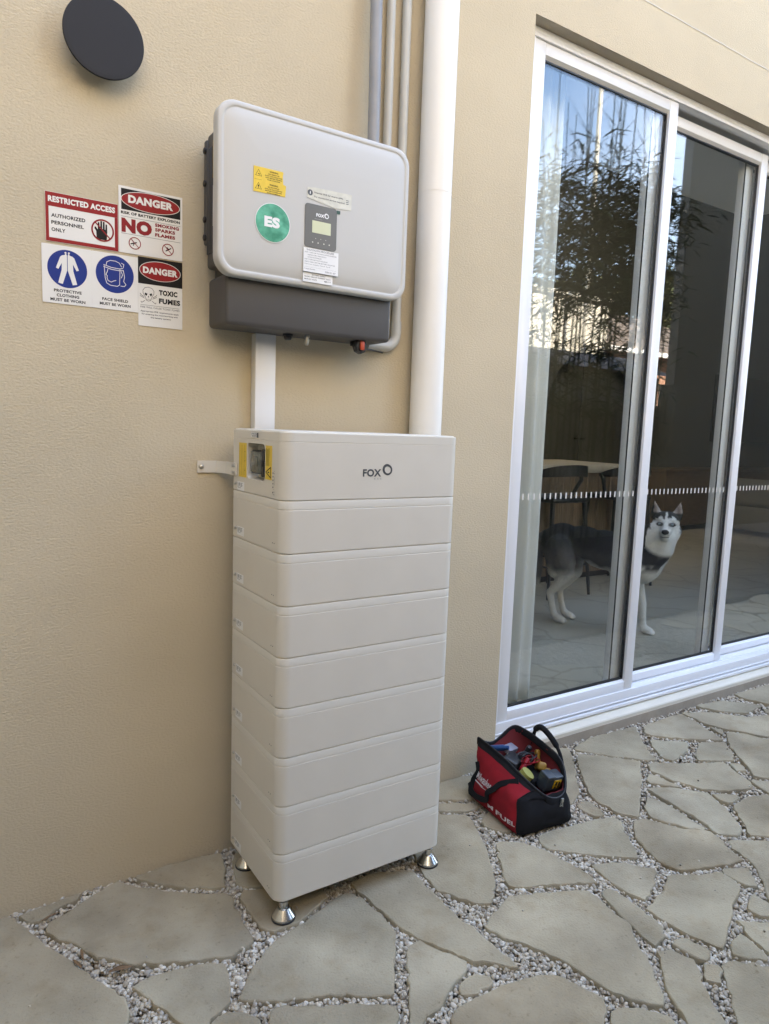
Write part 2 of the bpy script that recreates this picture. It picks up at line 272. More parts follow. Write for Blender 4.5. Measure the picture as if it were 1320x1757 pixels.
# ================================================================ ground and paving
g = G(); g.box(-150, 150, -150, 150, -.6, -.035); struct('ground', g, M['soil'])
STONES = [[[-0.6796,-0.0053],[-0.6185,-0.0288],[-0.6106,-0.062],[-0.5861,-0.1175],[-0.5442,-0.2177],[-0.5003,-0.3173],[-0.4612,-0.3953],[-0.4207,-0.491],[-0.413,-0.5368],[-0.42,-0.5627],[-0.4353,-0.5681],[-0.4494,-0.5989],[-0.7094,-0.4751]],[[-0.5993,-0.0316],[-0.4273,-0.0183],[-0.4483,-0.034],[-0.5107,-0.0537],[-0.5548,-0.0857],[-0.5862,-0.067],[-0.6016,-0.0431]],[[-0.5437,-0.109],[-0.4681,-0.0822],[-0.4212,-0.0534],[-0.3522,-0.0192],[-0.3323,-0.0161],[-0.2958,-0.056],[-0.2448,-0.1139],[-0.1581,-0.1817],[-0.0529,-0.2437],[-0.0657,-0.3148],[-0.0684,-0.3998],[-0.0685,-0.4688],[-0.1395,-0.486],[-0.2353,-0.449],[-0.3023,-0.4198],[-0.362,-0.3877],[-0.4078,-0.3439],[-0.4452,-0.3105],[-0.4724,-0.2472],[-0.5406,-0.1496]],[[-0.282,-0.0167],[-0.1619,-0.0098],[-0.0067,-0.0267],[-0.0299,-0.1164],[-0.0563,-0.2054],[-0.1646,-0.1368],[-0.2395,-0.0681]],[[-0.3898,-0.4593],[-0.3226,-0.4529],[-0.2347,-0.4658],[-0.1609,-0.5027],[-0.1791,-0.5608],[-0.1969,-0.6325],[-0.2525,-0.6567],[-0.2826,-0.6825],[-0.2961,-0.692],[-0.3016,-0.6601],[-0.3425,-0.5665]],[[-0.26,-0.6707],[-0.2402,-0.6604],[-0.2014,-0.6672],[-0.1506,-0.7162],[-0.1722,-0.7744],[-0.2764,-0.711]],[[0.0116,-0.0935],[-0.0178,-0.2008],[0.0064,-0.2399],[0.0748,-0.2677],[0.212,-0.2035],[0.1911,-0.0757],[0.0637,-0.0167]],[[-0.0318,-0.2561],[-0.011,-0.2479],[0.038,-0.2683],[0.1945,-0.3628],[0.1907,-0.4064],[0.1301,-0.4307],[0.0665,-0.4588],[0.0119,-0.458],[-0.0217,-0.4504],[-0.0326,-0.4211],[-0.0315,-0.335]],[[0.2587,-0.4153],[0.2701,-0.4497],[0.2877,-0.5486],[0.2903,-0.6392],[0.2394,-0.7032],[0.1628,-0.8172],[0.1534,-0.8214],[0.0817,-0.7732],[0.0256,-0.7369],[-0.0278,-0.7202],[-0.144,-0.6613],[-0.1783,-0.6374],[-0.1475,-0.5968],[-0.0898,-0.5436],[-0.0337,-0.5014],[0.0672,-0.472],[0.1776,-0.4383]],[[0.288,-0.3804],[0.3747,-0.3824],[0.4901,-0.4273],[0.4767,-0.5314],[0.4773,-0.6643],[0.4882,-0.7725],[0.4916,-0.8618],[0.4978,-0.9233],[0.4466,-0.8678],[0.3976,-0.815],[0.3495,-0.7282],[0.313,-0.6392],[0.3079,-0.5892],[0.2959,-0.485],[0.2852,-0.4101]],[[0.287,-0.6997],[0.3285,-0.7047],[0.3428,-0.7477],[0.3905,-0.8333],[0.3715,-0.8475],[0.291,-0.8845],[0.2112,-0.9169],[0.1699,-0.9329],[0.1333,-0.953],[0.1448,-0.9177],[0.2018,-0.8407],[0.2454,-0.7628]],[[-0.1216,-0.7016],[-0.0498,-0.7403],[0.028,-0.7787],[0.1474,-0.8509],[0.1362,-0.8807],[0.1139,-0.9049],[0.0822,-0.9361],[-0.1629,-0.787]],[[0.3389,-0.8741],[0.3934,-0.876],[0.4155,-0.9228],[0.3874,-0.9273],[0.328,-0.9193],[0.3049,-0.9095]],[[0.2552,-0.9451],[0.335,-0.944],[0.415,-0.9457],[0.5003,-0.9624],[0.5617,-0.986],[0.589,-1.0419],[0.6094,-1.1048],[0.5968,-1.1296],[0.5493,-1.163],[0.5059,-1.1866],[0.2081,-1.0056]],[[0.6095,-1.1453],[0.6682,-1.1808],[0.7006,-1.2279],[0.7022,-1.258],[0.6711,-1.2798],[0.5391,-1.1996]],[[0.5198,-0.7527],[0.6048,-0.7138],[0.67,-0.6879],[0.8002,-0.7404],[0.9114,-0.7935],[0.9018,-0.8546],[0.8911,-0.9702],[0.8432,-1.0249],[0.8262,-1.0735],[0.7621,-1.1701],[0.7307,-1.2009],[0.7176,-1.2059],[0.6745,-1.149],[0.6446,-1.0891],[0.6325,-1.0023],[0.6025,-0.9088],[0.5524,-0.8291]],[[0.7754,-0.2051],[0.8571,-0.252],[0.84,-0.3235],[0.7833,-0.4453],[0.7232,-0.5538],[0.678,-0.6141],[0.6051,-0.684],[0.5759,-0.6668],[0.5378,-0.6099],[0.5052,-0.5489],[0.5136,-0.4559],[0.5409,-0.3739],[0.5763,-0.277],[0.6984,-0.1747]],[[0.6924,-0.0674],[0.9308,-0.2035],[0.9426,-0.2346],[0.8746,-0.2339],[0.7926,-0.1822],[0.6577,-0.1191]],[[0.8174,-0.0063],[0.9184,-0.0151],[1.0482,-0.0157],[1.1711,-0.1303],[1.1048,-0.2373],[0.9887,-0.2658],[0.9503,-0.1799],[0.8438,-0.1141],[0.7091,-0.0424]],[[0.8393,-0.4393],[0.9099,-0.4956],[0.9489,-0.5636],[0.9577,-0.6271],[0.9781,-0.7061],[0.9712,-0.7818],[0.8812,-0.7289],[0.744,-0.6712],[0.7086,-0.6403],[0.7504,-0.5729]],[[0.8737,-0.3117],[0.9019,-0.2962],[0.9416,-0.2865],[0.9464,-0.34],[0.9467,-0.4242],[0.9144,-0.4226],[0.8755,-0.3745]],[[0.991,-0.4881],[1.1461,-0.5043],[1.2696,-0.5257],[1.3331,-0.5437],[1.3371,-0.5783],[1.2858,-0.6329],[1.2644,-0.6756],[1.199,-0.7612],[1.1239,-0.7021],[1.0342,-0.6266],[0.9729,-0.5713],[0.9717,-0.5306]],[[1.0267,-0.7028],[1.1201,-0.7432],[1.199,-0.8313],[1.1262,-0.8728],[1.0303,-0.9138],[1.016,-0.8626],[1.0118,-0.7966]],[[0.9419,-0.8177],[0.9803,-0.8228],[0.9851,-0.9039],[0.9789,-0.9807],[0.9723,-1.0184],[0.9431,-1.0435],[0.8898,-1.0547],[0.8937,-0.9931],[0.911,-0.9157]],[[1.3726,-0.6001],[1.4255,-0.6167],[1.4782,-0.712],[1.5674,-0.7967],[1.5308,-0.8713],[1.5058,-0.9612],[1.3738,-0.921],[1.2623,-0.8807],[1.2421,-0.8116],[1.2537,-0.7676],[1.2944,-0.6714]],[[1.2144,-0.8744],[1.2862,-0.9298],[1.3728,-0.9536],[1.352,-1.0339],[1.2284,-1.0806],[1.136,-1.1266],[1.0471,-1.1646],[1.0201,-1.0925],[1.0033,-1.0239],[0.9979,-0.9442],[1.1014,-0.9216]],[[1.3897,-0.947],[1.4781,-0.9876],[1.4094,-1.0626],[1.3812,-1.033],[1.3742,-0.9855]],[[1.5609,-0.8543],[1.6544,-0.9053],[1.7758,-0.9757],[1.3393,-1.2035],[1.372,-1.118],[1.4538,-1.0522],[1.5167,-0.9861],[1.538,-0.9181]],[[1.3621,-1.0714],[1.3524,-1.1148],[1.3476,-1.1858],[1.3275,-1.1965],[1.2608,-1.1264],[1.2927,-1.0951]],[[1.1955,-1.1203],[1.3253,-1.2107],[1.164,-1.2949],[1.1497,-1.2409],[1.1598,-1.1914]],[[1.1479,-1.155],[1.1257,-1.2529],[1.1095,-1.2556],[1.0497,-1.1909],[1.0964,-1.1658]],[[0.9677,-1.0654],[0.996,-1.0875],[1.0103,-1.1496],[0.9621,-1.172],[0.9458,-1.1287],[0.9378,-1.0793]],[[0.9367,-1.17],[0.9795,-1.2003],[0.9266,-1.2373],[0.8958,-1.2099]],[[0.8796,-1.0783],[0.913,-1.0885],[0.9336,-1.1493],[0.8837,-1.2089],[0.8347,-1.2719],[0.8078,-1.3198],[0.776,-1.3508],[0.7046,-1.3074],[0.7439,-1.2487],[0.7717,-1.1844],[0.814,-1.1403]],[[0.9986,-1.193],[1.0671,-1.2434],[1.1359,-1.3155],[0.9104,-1.4325],[0.806,-1.3691],[0.8961,-1.2844],[0.9685,-1.215]],[[1.6403,-0.058],[1.7976,-0.0153],[2.1036,-0.0414],[2.0052,-0.1482],[1.9101,-0.2719],[1.8864,-0.3269],[1.7932,-0.2442],[1.7048,-0.1513]],[[1.6093,-0.1086],[1.6814,-0.1715],[1.803,-0.2944],[1.6539,-0.4193],[1.4113,-0.5947],[1.3673,-0.5321],[1.3738,-0.4105],[1.4558,-0.2894],[1.5504,-0.1731]],[[2.1406,-0.0591],[2.3959,-0.0445],[2.4531,-0.0592],[2.4085,-0.2057],[2.361,-0.3257],[2.3584,-0.3523],[2.2235,-0.2686],[2.0842,-0.145],[2.078,-0.1178]],[[2.4709,-0.0414],[2.6096,-0.1164],[2.7294,-0.2499],[2.8615,-0.2943],[3.0252,-0.3442],[2.6863,-0.5192],[2.5875,-0.4458],[2.4933,-0.2921],[2.4553,-0.1955],[2.4618,-0.1392]],[[2.6266,-0.0204],[2.8351,-0.0492],[2.9653,-0.1939],[2.7878,-0.2156],[2.6852,-0.1321]],[[2.9812,-0.0279],[3.3245,-0.0384],[3.5637,-0.066],[3.1232,-0.2936],[3.0157,-0.2091],[2.9661,-0.0918]],[[2.0448,-0.1747],[2.176,-0.2792],[2.0971,-0.3332],[1.9411,-0.3676],[1.9296,-0.3203],[1.9869,-0.2283]],[[2.2253,-0.3087],[2.3361,-0.37],[2.2513,-0.4618],[2.196,-0.4998],[2.0992,-0.4458],[2.0503,-0.4082],[2.1569,-0.3446]],[[2.44,-0.2229],[2.4578,-0.2826],[2.404,-0.3162],[2.4115,-0.2841]],[[2.4612,-0.309],[2.5155,-0.3752],[2.5514,-0.4658],[2.6341,-0.5462],[2.2647,-0.7369],[2.1672,-0.6782],[2.1285,-0.6285],[2.1946,-0.5734],[2.2875,-0.4389],[2.3793,-0.3546]],[[2.152,-0.5037],[2.1929,-0.5367],[2.1499,-0.5835],[2.1125,-0.5625]],[[1.8359,-0.3269],[1.9633,-0.4081],[2.1355,-0.4945],[2.0971,-0.5615],[2.0583,-0.6658],[2.0186,-0.684],[1.912,-0.6496],[1.8303,-0.586],[1.7903,-0.4747],[1.7756,-0.377]],[[1.7405,-0.3894],[1.7568,-0.4264],[1.7592,-0.5283],[1.7207,-0.489],[1.6734,-0.4356]],[[1.6245,-0.4727],[1.6661,-0.4755],[1.7496,-0.5471],[1.8158,-0.6188],[1.7689,-0.7221],[1.7129,-0.8077],[1.6672,-0.8524],[1.6267,-0.8538],[1.5782,-0.8188],[1.5981,-0.7387],[1.6172,-0.5976]],[[1.5713,-0.5131],[1.584,-0.5367],[1.5878,-0.6185],[1.5697,-0.7252],[1.5651,-0.7725],[1.5463,-0.7728],[1.4877,-0.6896],[1.4537,-0.619],[1.4983,-0.5643]],[[1.8251,-0.6325],[1.9114,-0.69],[1.9016,-0.7061],[1.8139,-0.7099],[1.8146,-0.6779]],[[1.8088,-0.734],[1.9308,-0.7178],[2.0066,-0.7441],[2.092,-0.8261],[1.7999,-0.977],[1.7297,-0.9201],[1.6703,-0.8789],[1.7342,-0.8199]],[[2.0789,-0.6449],[2.1524,-0.6864],[2.246,-0.7466],[2.1104,-0.8166],[2.0482,-0.744],[2.0683,-0.6857]],[[1.2661,-0.4268],[1.3181,-0.4013],[1.3394,-0.4294],[1.3166,-0.5181],[1.2767,-0.5026]],[[1.5507,-0.004],[1.6207,-0.0514],[1.5679,-0.1226],[1.4343,-0.2593],[1.367,-0.3436],[1.2701,-0.3994],[1.2306,-0.3768],[1.2218,-0.2443]],[[2.9236,-0.2296],[3.1148,-0.2979],[3.0412,-0.3359],[2.8842,-0.2818]],[[1.1067,-0.0771],[1.2481,-0.0817],[1.4674,-0.0695],[1.3671,-0.1954],[1.0979,-0.4041],[0.9718,-0.4126],[0.9621,-0.3353],[1.0994,-0.2598]]]
def inside(px, py, poly):
    c = np.zeros(px.shape, bool); n = len(poly)
    for i in range(n):
        x0, y0 = poly[i]; x1, y1 = poly[(i+1) % n]
        if y0 == y1: continue
        k = ((y0 > py) != (y1 > py)) & (px < (x1-x0)*(py-y0)/(y1-y0)+x0); c ^= k
    return c
def clip(poly, nx, ny, d):           # keep nx*x+ny*y <= d
    out = []
    for i in range(len(poly)):
        a = poly[i]; b = poly[(i+1) % len(poly)]; da = nx*a[0]+ny*a[1]-d; db = nx*b[0]+ny*b[1]-d
        if da <= 0: out.append(a)
        if da*db < 0: t = da/(da-db); out.append((a[0]+(b[0]-a[0])*t, a[1]+(b[1]-a[1])*t))
    return out
seen = [[(x, y) for x, y in s] for s in STONES]
HULL = [(-.75, .05), (-.85, -.5), (-.62, -.87), (.0, -1.03), (.7, -1.22), (1.75, -1.12), (3.9, -.45), (4.5, .05)]
sites = [(x*.42+rnd.uniform(-.17, .17), y*.36+rnd.uniform(-.14, .14)) for x in range(-14, 24) for y in range(-13, 2)]
more = []
for i, (sx, sy) in enumerate(sites):
    P = [(sx-1, sy-1), (sx+1, sy-1), (sx+1, sy+1), (sx-1, sy+1)]
    for j, (tx, ty) in enumerate(sites):
        if i == j or abs(tx-sx) > 1.4 or abs(ty-sy) > 1.4: continue
        dx, dy = tx-sx, ty-sy; q = math.hypot(dx, dy); P = clip(P, dx/q, dy/q, (tx*tx+ty*ty-sx*sx-sy*sy)/2/q-.014)
        if len(P) < 3: break
    if len(P) < 3: continue
    P = clip(P, 0, 1, -.02); P = clip(P, 0, -1, 4.38)
    if len(P) < 3: continue
    cx = sum(p[0] for p in P)/len(P); cy = sum(p[1] for p in P)/len(P)
    xs = np.array([p[0]*t+cx*(1-t) for p in P for t in (1, .6)]+[cx]); ys = np.array([p[1]*t+cy*(1-t) for p in P for t in (1, .6)]+[cy])
    if cx > 1.75 and cy < -1.0: continue
    if inside(xs, ys, HULL).any() or any(inside(xs, ys, s).any() for s in seen) or any(inside(np.array([p[0] for p in s]), np.array([p[1] for p in s]), P).any() for s in seen): continue
    more.append(P)
def resample(P, st):
    out = []
    for i in range(len(P)):
        a = V3((*P[i], 0)); b = V3((*P[(i+1) % len(P)], 0)); n = max(1, round((b-a).length/st)); out += [(a+(b-a)*(k/n)).to_2d() for k in range(n)]
    return out
g = G(); allst = []
for q, P in enumerate(seen+more):
    a = sum(P[i][0]*P[(i+1) % len(P)][1]-P[(i+1) % len(P)][0]*P[i][1] for i in range(len(P)))
    if a < 0: P = P[::-1]
    Q = resample(P, .022 if q < len(seen) else .08)
    Q = [Q[i-1]*.14+Q[i]*.72+Q[(i+1) % len(Q)]*.14 for i in range(len(Q))]
    amp = .0028; Q = [p+Vector((rnd.gauss(0, amp), rnd.gauss(0, amp))) for p in Q]; allst.append([tuple(p) for p in Q])
    n = len(Q); z = rnd.uniform(-.002, .002); tx, ty = rnd.gauss(0, .004), rnd.gauss(0, .004); c = sum(Q, Vector((0, 0)))/n
    nr = []
    for i in range(n):
        t = (Q[(i+1) % n]-Q[i-1]).normalized(); nr.append(Vector((t.y, -t.x)))
    rings = []
    for ins, dz in ((-.0040, -.035), (-.0034, -.008), (-.0026, -.0025), (-.0014, -.0006), (.002, 0)):
        rings.append([(p.x-m_.x*ins, p.y-m_.y*ins, z+dz+(p.x-c.x)*tx+(p.y-c.y)*ty+rnd.gauss(0, .0006 if dz < 0 and dz > -.03 else 0)) for p, m_ in zip(Q, nr)])
    g.loft(rings, 0, True, False, True)
me_ = struct('flagstone_paving', g, M['stone'])
# pebbles packed in the joints: nobody could count them
bm = bmesh.new(); bmesh.ops.create_icosphere(bm, subdivisions=2, radius=1)
IV = np.array([v.co[:] for v in bm.verts]); IF = np.array([[v.index for v in f.verts] for f in bm.faces]); bm.free()
bm = bmesh.new(); bmesh.ops.create_icosphere(bm, subdivisions=1, radius=1)
JV = np.array([v.co[:] for v in bm.verts]); JF = np.array([[v.index for v in f.verts] for f in bm.faces]); bm.free()
def pebbles(name, N, x0, x1, y0, y1, smin, smax, IV, IF, filt):
    px = nrs.uniform(x0, x1, N); py = nrs.uniform(y0, y1, N); k = filt(px, py); px, py = px[k], py[k]
    blk = np.zeros(px.shape, bool)
    for P in allst:
        a = np.array(P); c = a.mean(0); a = c+(a-c)*.985
        bb = (px > a[:, 0].min()) & (px < a[:, 0].max()) & (py > a[:, 1].min()) & (py < a[:, 1].max())
        if bb.any():
            idx = np.where(bb)[0]; blk[idx[inside(px[idx], py[idx], [tuple(t) for t in a])]] = True
    keep = ~blk | (nrs.rand(len(px)) < .0004); on = blk[keep]; px, py = px[keep], py[keep]; n = len(px)
    s = nrs.uniform(smin, smax, n)*np.where(nrs.rand(n) < .06, 1.4, 1); sc = np.stack([s*nrs.uniform(.8, 1.3, n), s*nrs.uniform(.75, 1.1, n), s*nrs.uniform(.5, .8, n)], 1)
    s = np.where(on, s*.5, s); sc = np.where(on[:, None], sc*.6, sc)
    q = nrs.normal(size=(n, 4)); q[:, 1:3] *= .45; q /= np.linalg.norm(q, axis=1)[:, None]; w_, x, y, z = q.T
    Rm = np.stack([1-2*(y*y+z*z), 2*(x*y-z*w_), 2*(x*z+y*w_), 2*(x*y+z*w_), 1-2*(x*x+z*z), 2*(y*z-x*w_), 2*(x*z-y*w_), 2*(y*z+x*w_), 1-2*(x*x+y*y)], 1).reshape(n, 3, 3)
    base = IV[None]*(1+nrs.normal(0, .07, (n, len(IV), 1)))
    V = np.einsum('nij,nvj->nvi', Rm, base*sc[:, None, :])
    pz = np.where(on, s*.6, nrs.uniform(-.026, -.0085, n)); V += np.stack([px, py, pz], 1)[:, None, :]
    Fc = (IF[None]+(np.arange(n)*len(IV))[:, None, None]).reshape(-1, 3)
    me = bpy.data.meshes.new(name); me.vertices.add(V.shape[0]*V.shape[1]); me.vertices.foreach_set('co', V.reshape(-1).astype(np.float32))
    me.loops.add(Fc.size); me.loops.foreach_set('vertex_index', Fc.reshape(-1).astype(np.int32)); me.polygons.add(len(Fc))
    me.polygons.foreach_set('loop_start', np.arange(0, Fc.size, 3, dtype=np.int32)); me.polygons.foreach_set('loop_total', np.full(len(Fc), 3, dtype=np.int32))
    me.polygons.foreach_set('use_smooth', np.ones(len(Fc), bool)); me.update(calc_edges=True); me.materials.append(M['gravel'])
    return me, n
near = lambda x, y: (np.hypot(x+.77, y+2.15) < 2.75)
m1, n1 = pebbles('gravel', 150000, -1.6, 2.2, -1.5, -.002, 0.0038, .0078, IV, IF, near)
m2, n2 = pebbles('gravel_b', 110000, -1.6, 4.6, -1.7, -.002, .005, .0095, JV, JF, lambda x, y: ~near(x, y))
bm = bmesh.new(); bm.from_mesh(m1); bm.from_mesh(m2); bm.to_mesh(m1); bm.free(); bpy.data.meshes.remove(m2)
m1.name = 'joint_gravel'; o = bpy.data.objects.new('joint_gravel', m1); S.collection.objects.link(o)
tag(o, 'white, cream and tan pebbles filling the joints between the flagstones', 'gravel', kind='stuff'); print('pebbles', n1, n2)
g = G(); g.rbox(2.0, 8.79, -4.4, -1.06, -.034, -.004, .01, 3); g.rbox(1.93, 1.995, -4.42, -1.0, -.034, .012, .006); g.rbox(1.996, 8.79, -1.055, -1.0, -.034, .012, .006)  # added bed, kept dark so the ground reflects weakly in the door glass
struct('added_dark_bed', g, mat('dark_mulch', (.035, .026, .018), .95, var=.4, vs=40, bump=1, bs=35, bd=.02))
# ================================================================ house
DX0, DX1, DZ1 = 1.212, 4.92, 2.992
house = thing('house', 'beige textured rendered house wall behind the inverter, with the wide sliding door opening', 'house', (0, 0, 0))
HL, HR = 8.2, 11.6  # unseen upper heights, stepped to place the shade and let sun past on the left
g = G(); g.box(-8, DX0, 0, .205, -.1, HL); g.box(DX0, 3, 0, .205, DZ1, HL); g.box(3, DX1, 0, .205, DZ1, HR); g.box(DX1, 30, 0, .205, -.1, HR); g.box(DX0, DX1, .003, .205, -.1, .052)
mesh('wall', g, M['stucco'], house)
g = G(); g.strip(WALLF(0, 0), [(1.6+k*.06, 3.243+rnd.uniform(-.0015, .0015)) for k in range(60)], .0035, .0025); mesh('render_joint', g, M['sillpaint'], house)
g = G(); g.box(DX0+.001, DX1-.001, .0005, .054, 2.9915, 2.9925); mesh('door_soffit', g, M['reveal'], house)
g = G(); g.loft([[(x, y, z) for y, z in ((.001, -.03), (-.004, -.03), (-.004, .05), (.0, .056), (.054, .074), (.2, .074), (.2, .04), (.001, .04))] for x in (DX0+.002, DX1-.002)], 0, False); mesh('door_sill', g, M['sillpaint'], house)
g = G(); g.box(DX0+.002, DX1-.002, -.0065, -.0042, -.03, .034); mesh('plinth', g, M['plinth'], house)
g = G(); g.box(-8.2, -8, -.003, 1.2, -.1, HL); g.box(30, 30.2, -.003, 4.7, -.1, HR); g.box(3.0, 30, 1.0, 1.2, 4.2, HR); g.box(-8, 3.0, 1.0, 1.2, 5.31, HL); g.box(-8, .4, 4.51, 4.7, -.1, 5.1); g.box(.4, 30, 4.51, 4.7, -.1, 5.1) if False else g.box(-8, 30, 4.91, 5.1, -.1, 5.1); mesh('side_wall', g, M['stucco'], house)
g = G(); g.box(-8.2, 2.99, -.02, 1.25, HL+.001, HL+.2); g.box(3, 30.2, -.02, 1.25, HR+.001, HR+.2); SK = (2.0, 6.2, 1.3, 2.5)  # SK: roof opening added out of view so sun and sky brighten the room
g.box(-8.2, SK[0], 1.21, 5.1, 5.101, 5.3); g.box(SK[1], 30, 1.21, 5.1, 5.101, 5.3); g.box(SK[0], SK[1], 1.21, SK[2], 5.101, 5.3); g.box(SK[0], SK[1], SK[3], 5.1, 5.101, 5.3); mesh('roof', g, M['tile'], house)
# ---- interior shell
g = G(); g.box(.6, 12.2, .206, 4.4, -.02, .12); struct('floor', g, M['floor'])
g = G(); g.box(.6, 12.2, .206, 1.0, 3.9, 3.98); g.box(.6, 4.35, .206, 1.0, 3.05, 3.899); struct('ceiling', g, M['ceil'])
g = G(); g.box(.6, 5.83, 4.4, 4.5, .12, 5.1); g.box(7.55, 12.2, 4.4, 4.5, .12, 5.1)
ar = [(5.83+.86-.86*math.cos(a), 1.72+.86*math.sin(a)) for a in [math.pi*k/20 for k in range(21)]]
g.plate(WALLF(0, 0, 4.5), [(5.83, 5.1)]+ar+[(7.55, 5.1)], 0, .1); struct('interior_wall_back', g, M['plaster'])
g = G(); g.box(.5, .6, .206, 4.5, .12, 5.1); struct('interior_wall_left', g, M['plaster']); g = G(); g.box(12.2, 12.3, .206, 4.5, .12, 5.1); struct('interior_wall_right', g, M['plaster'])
g = G(); g.box(5.83, 7.55, 4.85, 4.9, .12, 2.7); g.box(5.8, 5.829, 4.5, 4.9, .12, 2.7); g.box(7.551, 7.58, 4.5, 4.9, .12, 2.7); g.box(5.83, 7.55, 4.5, 4.85, 2.6, 2.65); struct('arched_niche', g, M['cab'])
c = thing('niche_cabinet', 'dark grey-green two-door cabinet inside the arched opening behind the kitchen island', 'cabinet', (6.69, 4.75, .12))
g = G(); g.box(5.86, 7.52, 4.62, 4.84, .12, 2.59); mesh('carcass', g, M['cab'], c)
for x0, x1, kx in ((5.87, 6.66, 6.61), (6.672, 7.51, 6.73)):
    g = G(); g.rbox(x0, x1, 4.595, 4.615, .14, 2.57, .003); d = mesh('door', g, M['cab'], c); g = G(); g.rbox(kx-.04, kx+.04, 4.57, 4.594, 1.36, 1.385, .004); mesh('handle', g, M['black'], d)
# ---- kitchen island and stools
c = thing('kitchen_island', 'oak panelled kitchen island with thick pale stone top behind the bar stools', 'kitchen island', (4.2, 2.5, .12))
g = G(); g.rbox(2.6, 4.78, 2.12, 3.1, 1.093, 1.16, .006); mesh('countertop', g, M['top'], c)
g = G()
x = 2.66
while x < 4.6: g.rbox(x, x+.147, 2.19, 3.04, .18, 1.092, .003); x += .15
mesh('panelling', g, M['oak'], c); g = G(); g.box(2.7, 4.72, 2.23, 3.0, .121, .18); mesh('kickboard', g, M['black'], c)
def stool(cx, cy, lab):
    t = thing('bar_stool', lab, 'bar stool', (cx, cy, .12), 'black bar stools at the kitchen island')
    z0 = .12; g = G(); g.rbox(-.21, .21, -.2, .2, .76, .80, .018, 3); mesh('seat', g, M['stool'], t, at=(0, 0, 0))
    g = G(); n = 28; rings = []
    for k in range(n+1):
        a = R(-8-164*k/n); e = abs(k/n-.5)*2; rx, ry = .275, .25; p = V3((math.cos(a)*rx, math.sin(a)*ry+.02, 1.02-.05*e**2)); out = V3((math.cos(a), math.sin(a), 0)); h = .045*(1-e**3*.75); tt = .013
        rings.append([(p+out*tt+V3((0,0,h)))[:], (p+out*tt*1.1-V3((0,0,h)))[:], (p-out*tt-V3((0,0,h)))[:], (p-out*tt+V3((0,0,h)))[:]])
    g.loft(rings, 0, True); mesh('backrest', g, M['stool'], t, at=(0, 0, 0), sharp=60)
    for s in (-1, 1):
        g = G(); g.tube([(s*.272, -.03, .985), (s*.262, -.05, .93), (s*.225, -.03, .86), (s*.19, -.02, .79)], [.02, .018, .016, .017], 8); mesh('armrest_support', g, M['stool'], t, at=(0, 0, 0))
        for q in (-1, 1):
            g = G(); g.tube([(s*.18, q*.17, .765), (s*.205, q*.2, .4), (s*.235, q*.235, .001)], [.02, .017, .012], 8); mesh('leg', g, M['stool'], t, at=(0, 0, 0))
    g = G(); g.tube([(-.215, -.21, .25), (.215, -.21, .25), (.215, .21, .25), (-.215, .21, .25), (-.215, -.21, .25)], .008, 6); mesh('footrest', g, M['stool'], t, at=(0, 0, 0))
stool(3.50, 1.95, 'black bar stool with curved backrest, half hidden by the white curtain')
stool(4.30, 1.95, 'black bar stool with curved backrest above the middle of the dog\'s back')
# ---- living area
g = G(); g.rbox(9.35, 11.3, 4.33, 4.385, 1.4, 2.42, .006); t = top('television', g, M['tv'], 'large flat black television hanging on the back wall of the room', 'television')
c = thing('sideboard', 'long dark wood sideboard under the television along the back wall', 'sideboard', (10, 4.2, .12))
g = G(); g.rbox(7.7, 12.1, 3.92, 4.395, .2, .96, .004); mesh('carcass', g, M['brown'], c); g = G(); g.rbox(7.68, 12.12, 3.9, 4.396, .961, 1.0, .004); mesh('top', g, M['brown'], c)
c = thing('sofa', 'low grey sofa at the right of the room, with its rounded back to the dog', 'sofa', (9.6, 3.2, .12))
g = G(); g.rbox(8.7, 9.55, 2.3, 3.8, .18, .52, .06, 4); mesh('base', g, M['sofa'], c); g = G(); g.rbox(8.72, 9.0, 2.3, 3.8, .5, .9, .1, 5); mesh('backrest', g, M['sofa'], c)
for a, b_ in ((8.8, 2.4), (9.45, 2.4), (8.8, 3.7), (9.45, 3.7)): g = G(); g.lathe([(.03, .121), (.03, .19)], (a, b_, 0), n=8); mesh('foot', g, M['black'], c)
# ---- curtain
g = G(); n = 120; rings = []
for z in [.125+2.92*k/24 for k in range(25)]:
    fl = 1+.35*(1-(z-.12)/2.93)
    rings.append([(1.28+.385*k/n+.008*math.sin(z*1.3), .262+fl*(.018*math.sin(k*.21)+.010*math.sin(k*.11+1.3))+.004*math.sin(z*2+k*.1), z) for k in range(n+1)])
g.loft(rings, 0, True, False, False, closed=False)
cu = top('curtain', g, M['curtain'], 'sheer white curtain hanging in folds behind the left door pane', 'curtain')
so = cu.modifiers.new('thickness', 'SOLIDIFY'); so.thickness = .0015
g = G(); g.rbox(1.0, 4.3, .25, .32, 3.02, 3.049, .004); top('curtain_track', g, M['white'], 'white curtain track under the ceiling behind the door head', 'curtain track')
